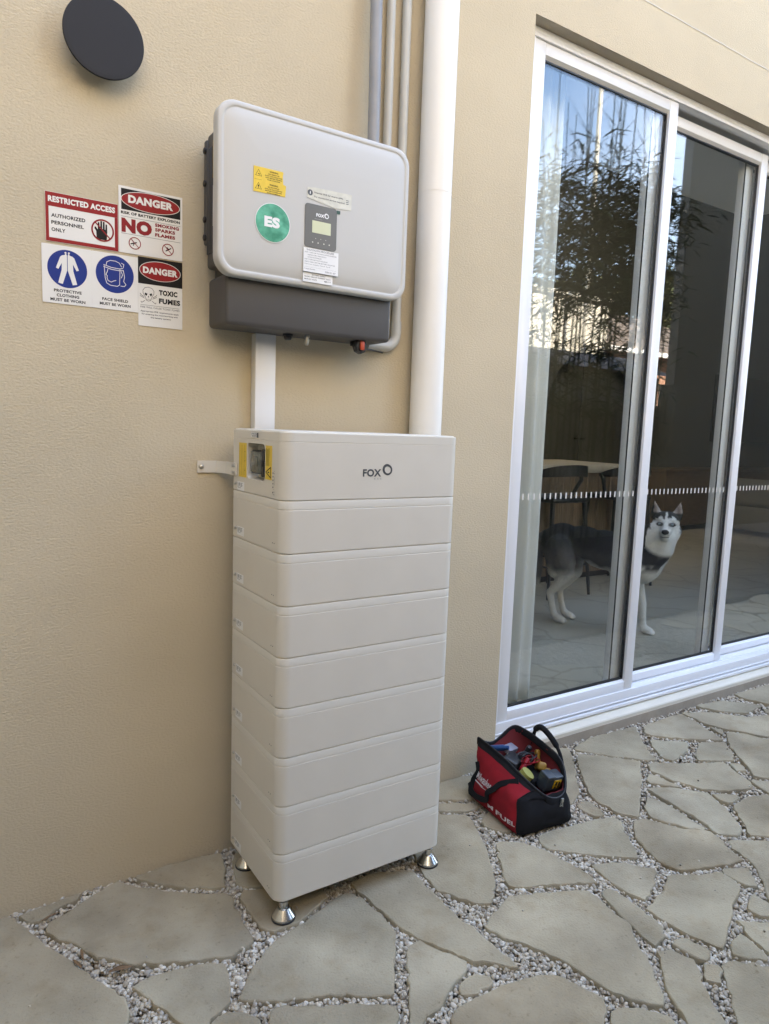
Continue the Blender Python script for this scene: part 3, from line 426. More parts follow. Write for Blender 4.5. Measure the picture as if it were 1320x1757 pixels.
# ---- sliding door
door = thing('sliding_door', 'white aluminium framed sliding glass door with three tall panes', 'sliding door', (DX0, .1, .08))
g = G(); g.rbox(DX0+.0005, DX1-.0005, .052, .2, .088, .150, .002); g.rbox(DX0+.0005, DX1-.0005, .034, .0515, .076, .092, .003); g.rbox(DX0+.0005, DX1-.0005, .0435, .0515, .1, .106, .002)
for y in (.100, .1515): g.box(DX0+.06, DX1-.06, y, y+.003, .150, .1535)
mesh('frame_bottom', g, M['alu'], door)
g = G(); g.rbox(DX0+.0005, DX0+.058, .055, .2, .1505, 2.9515, .002); g.rbox(DX1-.058, DX1-.0005, .055, .2, .1505, 2.9515, .002); mesh('frame_jamb', g, M['alu'], door)
g = G(); g.rbox(DX0+.0005, DX1-.0005, .054, .2, 2.969, 2.9905, .0015); g.rbox(DX0+.0005, DX1-.0005, .051, .098, 2.952, 2.9675, .002); g.box(DX0+.001, DX1-.001, .0985, .2, 2.963, 2.9685); mesh('frame_head', g, M['alu'], door)
def panel(x0, x1, y, z1, lst=.06, rst=.06, brush=True, rail=.057):
    p = thing('door_panel', None, None); p.parent = door; del_ = None; p.location = (x0-DX0, y-.1, .0725)
    z0 = .152 if y < .1 else .154; y1 = y+.036; gt = z1-rail; gb = .205
    g = G(); g.rbox(x0, x0+lst, y, y1, z0, z1, .0025); g.rbox(x1-rst, x1, y-.0008, y1, z0, z1, .0025)
    g.rbox(x0+lst, x1-rst, y+.0006, y1-.001, z0, gb-.011, .002); g.rbox(x0+lst, x1-rst, y+.0006, y1-.001, gt+.011, z1-.001, .002)
    ym = y+.0175    # chamfered beads that lead in to the glass
    xa, xb = x0+lst, x1-rst
    g.add([(xa, y+.002, gb-.0112), (xb, y+.002, gb-.0112), (xb, ym, gb), (xa, ym, gb), (xa, ym, gb-.0112), (xb, ym, gb-.0112)], [(0, 1, 2, 3), (3, 2, 5, 4)])
    g.add([(xa, y+.002, gt+.0112), (xb, y+.002, gt+.0112), (xb, ym, gt), (xa, ym, gt)], [(3, 2, 1, 0)])
    mesh('panel_frame', g, M['alu'], p)
    g = G(); e = .006
    for q in ((xa, xb, gb, gb+e), (xa, xb, gt-e, gt), (xa, xa+e, gb+e, gt-e), (xb-e, xb, gb+e, gt-e)): g.box(q[0], q[1], ym-.004, ym+.014, q[2], q[3])
    if brush: g.box(x0+.001-.0, x0+.002, y-.008, y, z0, z1)
    mesh('gasket', g, M['gasket'], p)
    g = G(); g.box(xa+e, xb-e, ym+.001, ym+.009, gb+e, gt-e); mesh('glass_pane', g, M['glass'], p)
    g = G(); x = xa+.03
    while x < xb-.012: g.box(x, x+.008, ym-.0006, ym+.0004, 1.133, 1.16); x += .0332
    mesh('safety_decal', g, M['vinyl'], p); return p
p1 = panel(1.271, 2.182, .060, 2.9515, brush=False)
p2 = panel(2.058, 3.035, .110, 2.933, lst=.082)
p3 = panel(2.905, 3.94, .160, 2.933, lst=.082)
p4 = panel(3.945, 4.86, .160, 2.933, brush=False)
g = G(); g.box(2.142, 2.16, .1045, .1095, .154, 2.93); g.box(3.0, 3.01, .1545, .1595, .154, 2.93); mesh('gap_shade_strip', g, M['gasket'], door)  # black strips standing in for the shadow gap between overlapping panels
g = G(); g.rbox(2.128, 2.150, .094, .104, .16, 2.93, .001); mesh('interlock_strip', g, M['zinc'], door)
# ================================================================ what stands across the yard (seen in the reflection), and unseen pieces added to shape the light
c = thing('left_light_blocker', 'tall rendered wall closing the yard on the left, outside the picture', 'wall', (-3, -2, 0))
g = G(); g.box(-3.2, -2.95, -4.43, -.002, -.03, 5.2); mesh('wall_face', g, M['stucco'], c)  # added unseen wall that blocks sky light from the left
c = thing('rear_light_block', 'two storey rendered building close behind the camera, outside the picture', 'building', (-3, -7, 0))
g = G(); g.box(-9, 3.6, -11, -6.3, -.03, 7.5); mesh('wall', g, mat('tan_render', (.34, .29, .22), .9), c); g = G(); g.box(-9.2, 3.8, -11.2, -6.1, 7.501, 7.7); mesh('roof', g, M['tile'], c)  # added unseen block that hides low sky and bounces warm sun back
c = thing('low_light_screen', 'dark timber privacy screen standing just behind the camera, outside the picture', 'screen', (0, -3, 0))
g = G()  # added unseen boards that keep low light off the foot of the wall
for k in range(17): g.rbox(-2.9, 3.2, -3.06, -3.03, .02+k*.135, .145+k*.135, .004)
mesh('boards', g, mat('dark_timber', (.06, .045, .03), .7, var=.2, vs=8, stretch=(.5, 5, 5)), c)
for x in (-2.85, -1.3, .2, 1.7, 3.1):
    g = G(); g.rbox(x-.045, x+.045, -3.15, -3.061, -.03, 2.33, .004); mesh('post', g, M['brown'], c)
c = thing('paling_fence', 'tall weathered timber paling fence across the yard, reflected below the bamboo', 'fence', (0, -4.5, 0))
g = G(); x = -7.6
while x < 8.78: w_ = .098; g.box(x, x+w_, -4.47, -4.452, -.03, 1.86+rnd.uniform(-.004, .004)); x += .104
mesh('palings', g, M['fence'], c)
for z in (.25, 1.0, 1.7): g = G(); g.box(-7.6, 8.78, -4.515, -4.4705, z, z+.07); mesh('rail', g, M['fence'], c)
g = G(); g.rbox(-7.6, 8.78, -4.52, -4.43, 1.868, 1.895, .003); mesh('capping', g, M['fence'], c)
for x in (-5, -2.6, -.2, 2.2, 4.6, 7.0): g = G(); g.box(x, x+.09, -4.61, -4.5155, -.03, 1.85); mesh('post', g, M['fence'], c)
c = thing('slatted_screen', 'pale vertical slatted screen leaning at the fence, reflected low beside the door stile', 'screen', (7.6, -4.4, 0))
g = G()
for k in range(7): g.rbox(7.42+k*.055, 7.45+k*.055, -4.43, -4.41, .75, 1.72, .002)
mesh('slats', g, M['sofa'], c)
for z in (.8, 1.32, 1.66): g = G(); g.rbox(7.421, 7.809, -4.409, -4.395, z, z+.035, .002); mesh('rail', g, M['sofa'], c)
for x in (7.38, 7.81): g = G(); g.rbox(x, x+.04, -4.44, -4.4, -.03, 1.8, .002); mesh('post', g, M['sofa'], c)
c = thing('neighbour_wing', 'dark grey rendered building wing past the end of the fence, cutting off the reflected sky', 'building', (12, -6, 0))
g = G(); g.plate((V3((0, 0, 0)), V3((1, 0, 0)), V3((0, 1, 0))), [(8.81, -4.45), (8.84, -4.62), (15.9, -9.5), (19, -9.5), (19, -4.45)], -.05, 7.2); mesh('wall', g, M['render2'], c); g = G(); g.plate((V3((0, 0, 0)), V3((1, 0, 0)), V3((0, 1, 0))), [(8.86, -4.5), (8.9, -4.66), (15.9, -9.45), (19, -9.45), (19, -4.5)], 7.201, 7.4); mesh('roof', g, M['tile'], c)
c = thing('gate_post', 'grey fence post block at the end of the fence beside the building corner', 'post', (8.4, -4.5, 0))
g = G(); g.rbox(8.42, 8.8, -4.43, -4.38, 1.3, 2.22, .004); mesh('panel', g, M['fence'], c); g = G(); g.rbox(8.56, 8.7, -4.379, -4.37, 1.6, 2.1, .002); mesh('inset', g, M['render2'], c)
# cream building
c = thing('cream_building', 'sunlit cream building reflected through the bamboo stems', 'building', (14, -16, 0))
g = G(); g.box(4, 18.1, -19, -13.9, -.05, 5.72); mesh('wall', g, M['whitewall'], c); g = G(); g.box(3.9, 18.2, -19.1, -13.8, 5.721, 5.86); mesh('roof', g, M['whitewall'], c)
for x in (6, 9): g = G(); g.box(x, x+1.1, -13.899, -13.87, 3.2, 4.5); mesh('window', g, M['tv'], c)
c = thing('garden_shed', 'low dark roofed shed in front of the cream building', 'shed', (15, -12, 0))
g = G(); g.box(12.4, 17.2, -12.6, -11, -.05, 3.15); mesh('wall', g, M['render2'], c)
g = G(); g.loft([[(x, y, z) for y, z in ((-12.9, 3.2), (-11.8, 3.72), (-10.7, 3.2), (-11.8, 3.64))] for x in (12.2, 17.4)], 0, False); mesh('roof', g, M['tile'], c)
c = thing('brick_house', 'brick house with brown tiled roof and pale trim, reflected at the door\'s second pane', 'house', (21, -18, 0))
g = G(); g.box(18.4, 27, -22, -14.2, -.05, 4.35); mesh('wall', g, M['brickred'], c)
g = G(); n = 11
for k in range(n): 
    y0, z0 = -13.7-k*.42, 4.42+k*.19; g.loft([[(x, y0+dy, z0+dz) for dy, dz in ((0, -.05), (0, .03), (-.44, .20), (-.44, .1))] for x in (18.0+k*.12, 27.4-k*.12)], 0, False)
mesh('roof', g, M['tile'], c); g = G(); g.rbox(18.0, 27.4, -13.72, -13.6, 4.22, 4.38, .01); mesh('gutter', g, M['white'], c)
for x in (19.2, 21.9): g = G(); g.box(x, x+1.1, -14.19, -14.15, 2.6, 3.9); mesh('window', g, M['tv'], c)
g = G(); g.plate(WALLF(0, 0, -11.5), [(18.3, 3.82), (18.75, 3.88), (19.0, 4.1), (19.08, 4.42), (19.2, 4.1), (19.25, 3.85)], 0, .05); g.tube([(19.1, -11.5, -.05), (19.1, -11.5, 3.9)], .03, 8)
top('garden_sail', g, M['whitewall'], 'small white sail-shaped peak showing above the fence in front of the tiled roof', 'garden sail')
g = G(); g.lathe([(.09, 0), (.075, 8), (.06, 12.6)], (16.26, -13.2, -.05), n=10); top('white_pole', g, M['whitewall'], 'tall thin white pole rising behind the bamboo tops against the sky', 'pole')
def leaves(g, pts, smin, smax, droop=.5, wd=.12, pref=None):
    for p in pts:
        a = rnd.uniform(0, 6.283); d = V3((math.cos(a), math.sin(a), rnd.uniform(-1, .5)*droop-.15)).normalized(); s = rnd.uniform(smin, smax)
        u = d.cross(V3((rnd.gauss(0, .6), rnd.gauss(0, .6), 1))).normalized(); n_ = d.cross(u); w_ = s*wd*rnd.uniform(.8, 1.2)
        p = V3(p); q = [p, p+d*s*.35+u*w_*.5, p+d*s*.35-u*w_*.5, p+d*s*.7+u*w_*.36+V3((0,0,-s*.05)), p+d*s*.7-u*w_*.36+V3((0,0,-s*.05)), p+d*s+V3((0,0,-s*.14))]
        g.add([v[:] for v in q], [(0, 2, 4, 5, 3, 1)])
def bamboo(cx, cy, nc, lab, h=(4.6, 6.6), nl=2600, lz=(2.9, 4.8), spread=.5, seed=1):
    rnd.seed(seed); c = thing('bamboo_plant', lab, 'bamboo', (cx, cy, -.03), 'bamboo plants along the fence'); pts = []
    for k in range(nc):
        hh = rnd.uniform(*h); bx, by = cx+rnd.gauss(0, .17), cy+rnd.gauss(0, .08); dx, dy = rnd.gauss(0, .22), rnd.gauss(0, .1)
        P = [(bx+dx*(t**1.6), by+dy*(t**1.6), -.04+hh*t) for t in [i/14 for i in range(15)]]
        g = G(); g.tube(P, [.017*(1-.75*i/14) for i in range(15)], 7)
        for z_ in range(2, 13):
            p = P[z_]; g.lathe([(.0005, -.006), (.02*(1-.75*z_/14), 0), (.0005, .006)], p, n=7)
            for _ in range(2):
                a = rnd.uniform(0, 6.28); l = rnd.uniform(.2, .55); e = (p[0]+l*math.cos(a)*.8, p[1]+l*math.sin(a)*.5, p[2]+l*.7); g.tube([p, e], [.004, .0015], 4)
                if lz[0] < e[2] < lz[1]-.2 or rnd.random() < .10: pts += [(e[0]+rnd.gauss(0, .07), e[1]+rnd.gauss(0, .05), e[2]+rnd.gauss(0, .08)) for _ in range(9)]
        mesh('cane', g, M['cane'], c)
    n = nl
    while n > 0:
        z = lz[0]+(lz[1]-lz[0])*rnd.betavariate(2.0, 1.7); x0, y0 = rnd.gauss(cx, spread*.62), rnd.gauss(cy, .2); m_ = rnd.randint(5, 11); n -= m_
        if z > lz[1]-.4 and rnd.random() < .5: continue
        pts += [(x0+rnd.gauss(0, .06), y0+rnd.gauss(0, .05), z+rnd.gauss(0, .05)) for _ in range(m_)]
    for _ in range(55):
        x0, y0, z = rnd.gauss(cx, spread*.6), rnd.gauss(cy, .2), rnd.uniform(1.7, 3.0); pts += [(x0+rnd.gauss(0, .06), y0+rnd.gauss(0, .05), z+rnd.gauss(0, .05)) for _ in range(6)]
    g = G(); leaves(g, pts, .15, .26, wd=.105); mesh('foliage', g, M['bleaf'], c)
bamboo(5.75, -4.0, 7, 'leftmost bamboo plant of the row, reflected over the white curtain', seed=3, nl=1500)
bamboo(6.55, -3.98, 8, 'bamboo plant in the middle of the row, tallest bare stems against the sky', seed=11, nl=2300, h=(5.4, 7))
bamboo(7.3, -4.0, 8, 'bamboo plant with the densest dark foliage, reflected beside the first door stile', seed=8, nl=2500, lz=(2.8, 5.05))
def tree(x, y, h, r, lab, n, seed):
    rnd.seed(seed); c = thing('tree', lab, 'tree', (x, y, -.05)); g = G(); g.tube([(x, y, -.05), (x+.1, y, h*.3), (x-.1, y+.1, h*.6), (x, y, h*.85)], [.35, .28, .17, .05], 9)
    cl = []
    for k in range(26):
        a = rnd.uniform(0, 6.28); q = r*rnd.uniform(.25, .85); z = h*rnd.uniform(.45, .9); e = (x+q*math.cos(a), y+q*math.sin(a), z); g.tube([(x, y, h*rnd.uniform(.3, .6)), (x+q*.5*math.cos(a), y+q*.5*math.sin(a), z*.85), e], [.1, .06, .02], 5); cl.append((e, r*rnd.uniform(.2, .38)))
    mesh('trunk', g, M['bark'], c); pts = []
    for k in range(n):
        (ex, ey, ez), rr_ = rnd.choice(cl); d = V3((rnd.gauss(0, 1), rnd.gauss(0, 1), rnd.gauss(0, .8))).normalized()*rr_*rnd.uniform(.4, 1.05); pts.append((ex+d.x, ey+d.y, ez+d.z))
    g = G(); leaves(g, pts, .28, .5, wd=.5); mesh('crown', g, M['treeleaf'], c)
tree(36.2, -27, 12.2, 4.6, 'large tree behind the tiled roof in the reflection of the second pane', 9000, 4)
tree(28.5, -25, 10.2, 4.2, 'dark tree reflected behind the bamboo above the cream building', 7000, 5)
rnd.seed(21)
# ================================================================ battery tower
BY0, BY1, BW = -.456, -.0904, .582      # front, back, width
def plan(ins, z, rf=.034, rb=.012, n=8):
    x0, x1, y0, y1 = ins, BW-ins, BY0+ins, BY1-ins; P = []
    for cx, cy, a, r_ in ((x1-rf, y0+rf, -90, rf), (x1-rb, y1-rb, 0, rb), (x0+rb, y1-rb, 90, rb), (x0+rf, y0+rf, 180, rf)):
        P += [(cx+r_*math.cos(R(a+90*k/n)), cy+r_*math.sin(R(a+90*k/n)), z) for k in range(n+1)]
    return P
def shell(z0, z1, b=.0016, top_b=.0016): return [plan(b, z0), plan(b*.3, z0+b*.3), plan(0, z0+b), plan(0, z0+b*2.2), plan(0, z1-top_b*2.2), plan(0, z1-top_b), plan(top_b*.3, z1-top_b*.3), plan(top_b, z1)]
ZB, MH = .0748, .143
tower = thing('battery_tower', 'tall pale grey home battery of eight stacked modules standing on steel feet against the wall', 'battery', (.285, -.27, 0))
def sticker(par, y, z, wd=.054, ht=.026, screw=True):
    g = G(); fr = SIDEF(y, z, -.0002); g.plate(fr, rr(0, -ht, wd, 0, .001, 2), .0, .0004, 0)
    for a, b_, c_, d_ in ((.004, -.017, .006, -.003), (.012, -.016, .015, -.004), (.017, -.012, .02, -.003), (.006, -.0185, .03, -.0175)): g.flat(fr, rect(a, b_, c_, d_), .0006, 1)
    for k in range(4): g.flat(fr, rect(.024, -.005-k*.0032, .042-.003*(k % 2), -.0038-k*.0032), .0006, 1)
    mesh('barcode_label', g, [M['paper'], M['greyink']], par)
    if screw:
        g = G(); g.lathe([(.005, 0), (.005, .002), (.0035, .0035), (.0015, .0035)], (-.0002, y+.012, z-.008), 'x', 12); g.tube([(-.002, y+.02, z-.012), (-.003, y+.008, z-.004)], .0016, 6); mesh('screw', g, M['zinc'], par)
for k in range(8):
    z0 = ZB+k*MH; z1 = z0+MH; m = thing('battery_module', None, None); m.parent = tower; m.location = (0, 0, z0)
    g = G(); g.loft(shell(z0+.0004, z1-.0252), 0, True); mesh('module_body', g, M['batt'], m)
    g = G(); g.loft([plan(.0012, z1-.0252), plan(.0012, z1-.0243), plan(.0002, z1-.0238), plan(.0002, z1-.0045), plan(.0008, z1-.0022), plan(.003, z1-.0006)], 0, True); mesh('lid_band', g, M['battlid'], m)
    sticker(m, -.135, z1-.107+.0)
    g = G()
    for q in (0, .011): g.lathe([(.0016, 0), (.0016, .0006)], (-.0002, -.397-q, z0+.024), 'x', 8)
    mesh('status_light', g, M['greyink'], m)
# control unit on top, with a recess for the breaker in its left side
ZC = ZB+8*MH; ZT = 1.402
ctl = thing('control_unit', None, None); ctl.parent = tower; ctl.location = (0, 0, ZC)
ctl['label'] = 'taller top unit with the breaker recess and logo'
RY0, RY1, RZ0, RZ1 = -.342, -.207, 1.257, 1.366
g = G(); zs = [ZC+.0004, ZC+.0016, RZ0, RZ1, 1.3735-.0008, 1.3735]; ins = [.0016, 0, 0, 0, 0, .0008]
rings = [plan(i, z) for i, z in zip(ins, zs)]; n = len(rings[0])
# find the left side face between the back-left and front-left corners and cut the recess there
jb = 2*9+8; jf = 3*9      # last point of back-left corner, first of front-left corner
for i in range(len(rings)-1):
    for j in range(n):
        k = (j+1) % n
        if j == jb: 
            if i == 2:
                xb = 0; A = [(xb, BY1-.012, zs[2]), (xb, RY1, zs[2]), (xb, RY1, zs[3]), (xb, BY1-.012, zs[3])]; B = [(xb, RY0, zs[2]), (xb, BY0+.034, zs[2]), (xb, BY0+.034, zs[3]), (xb, RY0, zs[3])]
                g.add(A, [(0, 1, 2, 3)], 0, False); g.add(B, [(0, 1, 2, 3)], 0, False); continue
        g.add([rings[i][j], rings[i][k], rings[i+1][k], rings[i+1][j]], [(0, 1, 2, 3)], 0, True)
g.f.append(tuple(range(len(g.v), len(g.v)+n))); g.v += rings[-1]; g.m.append(0); g.sm.append(False)
g.f.append(tuple(reversed(range(len(g.v), len(g.v)+n)))); g.v += rings[0]; g.m.append(0); g.sm.append(False)
body = mesh('unit_body', g, M['batt'], ctl)
bm = bmesh.new(); bm.from_mesh(body.data); bmesh.ops.remove_doubles(bm, verts=bm.verts, dist=1e-5)
for e in bm.edges:
    e.smooth = not (len(e.link_faces) == 2 and e.calc_face_angle(0) > R(38))
bm.to_mesh(body.data); bm.free()
g = G(); fr = SIDEF(0, 0, 0)
outer = rr(-RY1, RZ0, -RY0, RZ1, .0001, 5); inner = rr(-RY1+.003, RZ0+.003, -RY0-.003, RZ1-.003, .016, 5); deep = rr(-RY1+.007, RZ0+.008, -RY0-.006, RZ1-.007, .012, 5)
P3 = lambda pts, h: [(h, -a, b_) for a, b_ in pts]
g.loft([P3(outer, 0), P3(inner, -.0004)], 0, False, False, False); g.loft([P3(inner, -.0004), P3(deep, .03)], 0, True, False, True); mesh('breaker_recess', g, M['batt'], ctl)
br = thing('breaker', None, None); br.parent = ctl; br.location = (0, 0, 0)
g = G(); g.rbox(.004, .029, -.327, -.228, 1.277, 1.343, .004); g.rbox(-.001, .006, -.33, -.312, 1.272, 1.348, .003); g.rbox(-.004, .003, -.327, -.315, 1.3, 1.318, .002)
o = mesh('breaker_switch', g, M['black'], ctl); bpy.data.objects.remove(br)
g = G(); g.rbox(-.0005, .0035, -.309, -.232, 1.281, 1.339, .002); g.rbox(-.003, .0, -.288, -.262, 1.3, 1.326, .002); mesh('breaker_window', g, mat('smoked_cover', (.11, .12, .1), .12, var=.3, vs=60), o)
g = G(); g.plate(SIDEF(-.146, 1.361, -.0002), rect(0, -.1, .058, 0), 0, .0005)
for k in range(3): g.flat(SIDEF(-.146, 1.361, -.0002), rect(.006+k*.017, -.094, .008+k*.017, -.006), .0008, 1)
for k in range(3): g.flat(SIDEF(-.146, 1.361, -.0002), rect(.044, -.026-.027*k, .05, -.024-.027*k), .0008, 1)
mesh('caution_label', g, [M['yellow'], mat('ochre_ink', (.3, .19, .01), .5)], ctl)
fr = SIDEF(-.3425, 1.36, -.0002); g = G(); g.plate(fr, rect(0, -.092, .043, 0), 0, .0005)
for k in range(3): g.flat(fr, rect(.005+.0085*k, -.055, .0075+.0085*k, -.007-.003*(k % 2)), .0008, 1)
g.strip(fr, [(.004, -.072), (.036, -.058), (.036, -.086)], .003, .0008, True, 1); g.flat(fr, rect(.017, -.0735, .028, -.0705), .001, 1)
mesh('warning_label', g, [M['yellow'], M['ink']], ctl)
fr = SIDEF(-.237, 1.3925, -.0004); g = G(); g.plate(fr, rect(0, -.0135, .05, 0), 0, .0006); g.text(fr, 'BATTERY SYSTEM', .004, -.0058, .042, .0038, .0009, .02, 1); g.text(fr, 'MAIN SWITCH', .008, -.0115, .034, .0038, .0009, .02, 1); g.box(-.004, -.0004, -.2895, -.2875, 1.379, 1.3925, 1)
mesh('isolator_label', g, [M['paper'], M['greyink']], ctl)
g = G()
for k in range(5): g.lathe([(.0022, 0), (.0022, .0006)], (-.0002, -.394, 1.288-k*.0095), 'x', 8)
g.lathe([(.0024, 0), (.0024, .0006)], (-.0002, -.394, 1.236), 'x', 8)
fr = SIDEF(-.401, 1.292, -.0002)
for a in ((0, 0, .002, .002), (.0, -.006, .003, -.004), (.001, -.036, .002, -.013), (.0, -.055, .003, -.053), (-.006, -.062, .004, -.061), (-.006, -.048, .003, -.0475)): g.flat(fr, rect(*a), .0004)
mesh('status_light', g, M['greyink'], ctl)
sticker(ctl, -.134, 1.246)
g = G(); g.loft([plan(.0010, 1.3735), plan(.0010, 1.3743), plan(0, 1.3748), plan(0, 1.3975), plan(.001, 1.3985)], 0, True); g.loft([plan(.004, 1.3985), plan(.004, 1.4), plan(.0055, 1.4016), plan(.009, 1.402)], 0, True); mesh('lid_band', g, M['battlid'], ctl)
fr = WALLF(0, 0, BY0-.0002); g = G(); g.text(fr, 'FOX', .2415, 1.2815, .0605, .0215, .0003, .035); 
mesh('logo_lettering', g, M['greyink'], ctl); g = G(); g.text(fr, 'E S S', .279, 1.2735, .024, .0045, .0003, .0); mesh('logo_small_lettering', g, M['paleink'], ctl)
def loopmark(g, fr, cx, cy, s, w_, h):
    for q, (ox, oy, sc) in enumerate(((0, 0, 1), (.02, -.03, .82))):
        P = []
        for k in range(36):
            a = 2*math.pi*k/36; r_ = 1+.12*math.cos(a*1+2.3)+.07*math.cos(2*a+.6)
            P.append((cx+ox*s+s*.5*sc*r_*math.cos(a)*.92, cy+oy*s+s*.5*sc*r_*math.sin(a)))
        g.strip(fr, P, w_, h+.0002*q, True)
g = G(); loopmark(g, fr, .3235, 1.3025, .030, .0036, .0003); mesh('logo_emblem', g, M['greyink'], ctl)
for fx in (.04, BW-.026):
    for fy in (BY0+.034, BY1-.045):
        ft = thing('foot', None, None); ft.parent = tower; ft.location = (fx-.285, fy+.27, 0)
        g = G(); g.lathe([(.0335, .005), (.034, .011), (.0315, .0145), (.0175, .0335), (.0125, .0345), (.0125, .046), (.014, .047), (.014, .055), (.0115, .056), (.0115, .0745)], (0, 0, 0), n=36); mesh('levelling_cone', g, M['steel'], ft, at=(0, 0, 0), sharp=14)
        g = G(); g.lathe([(.033, .0003), (.035, .001), (.035, .0045), (.033, .0052)], (0, 0, 0), n=36); mesh('rubber_pad', g, M['rubber'], ft, at=(0, 0, 0))
# bracket to the wall
c = thing('wall_bracket', 'pale grey steel strap bolting the battery to the wall on its left side', 'bracket', (-.04, -.02, 1.28))
g = G(); g.loft([[(x, y, z) for x, y in ((-.08, -.0025), (-.08, -.006), (-.0215, -.006), (-.0185, -.009), (-.0048, -.046), (-.0048, -.133), (-.0012, -.133), (-.0012, -.044), (-.016, -.0065), (-.021, -.0025))] for z in (1.262, 1.2985)], 0, False); mesh('strap', g, M['batt'], c)
for q in ((-.068, 1.281),): g = G(); g.lathe([(.0085, 0), (.0085, .0015), (.0055, .002), (.0055, .006), (.003, .007)], (q[0], -.0062, q[1]), 'y', 6, smooth=False); mesh('bolt', g, M['zinc'], c)
for y, z in ((-.105, 1.29), (-.118, 1.29), (-.105, 1.27), (-.12, 1.27)):
    g = G(); g.lathe([(.0045, 0), (.0045, .002), (.002, .003)], (-.005, y, z), 'x', 8); mesh('bolt', g, M['zinc'], c)
# ================================================================ inverter
inv = thing('inverter', 'wall-mounted white solar inverter with display and stickers above a dark grey connection box', 'inverter', (.215, 0, 1.7))
IX0, IX1, IZ0, IZ1 = -.089, .533, 1.8235, 2.283
def rrect3(ins, y, r=.052, n=9): return [(a, y, b_) for a, b_ in rr(IX0+ins, IZ0+ins, IX1-ins, IZ1-ins, max(.008, r-ins*.6), n)]
g = G(); prof = [(.004, -.162), (.001, -.1625), (0, -.165), (0, -.192), (.0012, -.1962), (.004, -.1985), (.0135, -.199), (.0155, -.1983), (.017, -.1970), (.0185, -.1970), (.022, -.1980), (.03, -.2000), (.045, -.2022), (.075, -.204), (.12, -.205)]
g.loft([rrect3(a, y) for a, y in prof][::1], 0, True, True, True); g.f = [tuple(reversed(f)) for f in g.f]; mesh('front_cover', g, M['invcover'], inv, sharp=50)
g = G(); g.rbox(-.062, .498, -.1615, -.03, 1.86, 2.235, .012, 3)
for k in range(9): g.rbox(-.0665, -.055, -.15+k*.0125, -.1455+k*.0125, 1.9, 2.19, .001, 1)
g.rbox(-.068, -.05, -.045, -.02, 1.93, 2.22, .006); mesh('heatsink_body', g, M['darkgrey'], inv)
for z in (2.19, 2.1, 2.0, 1.95): g = G(); g.lathe([(.009, 0), (.009, .005), (.005, .007)], (-.067, -.036, z), 'x', 12); mesh('side_plug', g, M['black'], inv)
g = G(); g.plate(SIDEF(-.1, 2.2, -.0628), rect(0, -.1, .055, 0), .004, .0045); mesh('side_caution_label', g, M['yellow'], inv); g = G(); g.plate(SIDEF(-.1, 2.08, -.0628), rect(0, -.11, .055, 0), .004, .0045); mesh('side_rating_label', g, M['paper'], inv)
g = G(); g.rbox(-.052, .501, -.168, -.018, 1.6945, 1.836, .012, 4); g.rbox(-.03, .48, -.1, -.012, 1.83, 1.87, .002); mesh('connection_box', g, M['darkgrey'], inv)
g = G(); g.box(.5005, .5015, -.16, -.05, 1.71, 1.82); mesh('side_cover', g, M['pvclight'], inv)
g = G(); g.rbox(.0, .45, -.02, -.004, 1.9, 2.1, .002); mesh('mounting_plate', g, M['zinc'], inv)
fy = -.2056   # sticker plane in front of the cover
def lab(name, pts, mt, y=None, h=.0005, par=inv): g = G(); g.plate(WALLF(0, 0, y or fy), pts, 0, h); return mesh(name, g, mt, par)
F0 = WALLF(0, 0, fy-.0007)
a = lab('warning_label', [(.011, 2.123), (.0975, 2.1235), (.1, 2.12), (.098, 2.112), (.1, 2.09), (.1085, 2.088), (.1065, 2.058), (.011, 2.056)], M['yellow'])
g = G()
for q, (zz, t1, ls) in enumerate(((2.119, 'WARNING', ['HIGH TEMPERATURE', 'DO NOT TOUCH THE ENCLOSURE', 'WAIT BEFORE OPENING', 'THE COVER']), (2.0845, 'WARNING', ['MULTIPLE SUPPLIES', 'ISOLATE ALL SUPPLIES', 'BATTERY SYSTEM AND', 'INVERTER CAN REMAIN LIVE']))):
    g.text(F0, t1, .058, zz-.0055, .026, .0045, 0, .03)
    for i, s_ in enumerate(ls): wd = [.034, .052, .05, .04][i]; g.text(F0, s_, .0705-wd/2, zz-.0115-i*.0052, wd, .0032, 0, .02)
    cz = zz-.012; g.strip(F0, [(.0165, cz-.008), (.0345, cz-.008), (.0255, cz+.0085)], .0009, 0, True); g.text(F0, '!' if q else '~', .0235, cz-.0055, .004 if q else .006, .008 if q else .004, 0, .02)
g.flat(F0, rect(.013, 2.0888, .035, 2.0893)); mesh('warning_lettering', g, M['ink'], a)
b_ = lab('round_sticker', circ(.070, 1.981, .053, 48), M['paper']); g = G(); g.flat(F0, circ(.070, 1.981, .0515, 48), 0); mesh('foil_face', g, M['greensticker'], b_)
g = G(); g.text(WALLF(0, 0, fy-.0012), 'ES', .044, 1.968, .047, .029, 0, .06); mesh('sticker_lettering', g, M['paper'], b_)
b_ = lab('information_label', [(.175, 2.1), (.2, 2.1035), (.323, 2.107), (.3215, 2.062), (.27, 2.058), (.2, 2.068), (.176, 2.072)], M['film'])
g = G(); g.flat(F0, circ(.1845, 2.087, .0082, 20)); g.text(F0, 'Internet Wifi for energy APPs', .198, 2.086, .095, .0065, 0, .02); g.text(F0, 'For monitoring service required', .198, 2.0745, .1, .0065, 0, .02)
for i in range(3): g.flat(F0, rect(.303, 2.077+i*.005, .312, 2.079+i*.005))
mesh('information_lettering', g, M['greyink'], b_)
g = G(); g.text(WALLF(0, 0, fy-.0011), 'i', .183, 2.083, .003, .008, 0, .03); mesh('information_symbol', g, M['paper'], b_)
d = lab('display', rr(.169, 1.935, .2735, 2.0565, .009, 5), M['greydisplay'], h=.0012); g = G(); F1 = WALLF(0, 0, fy-.0014)
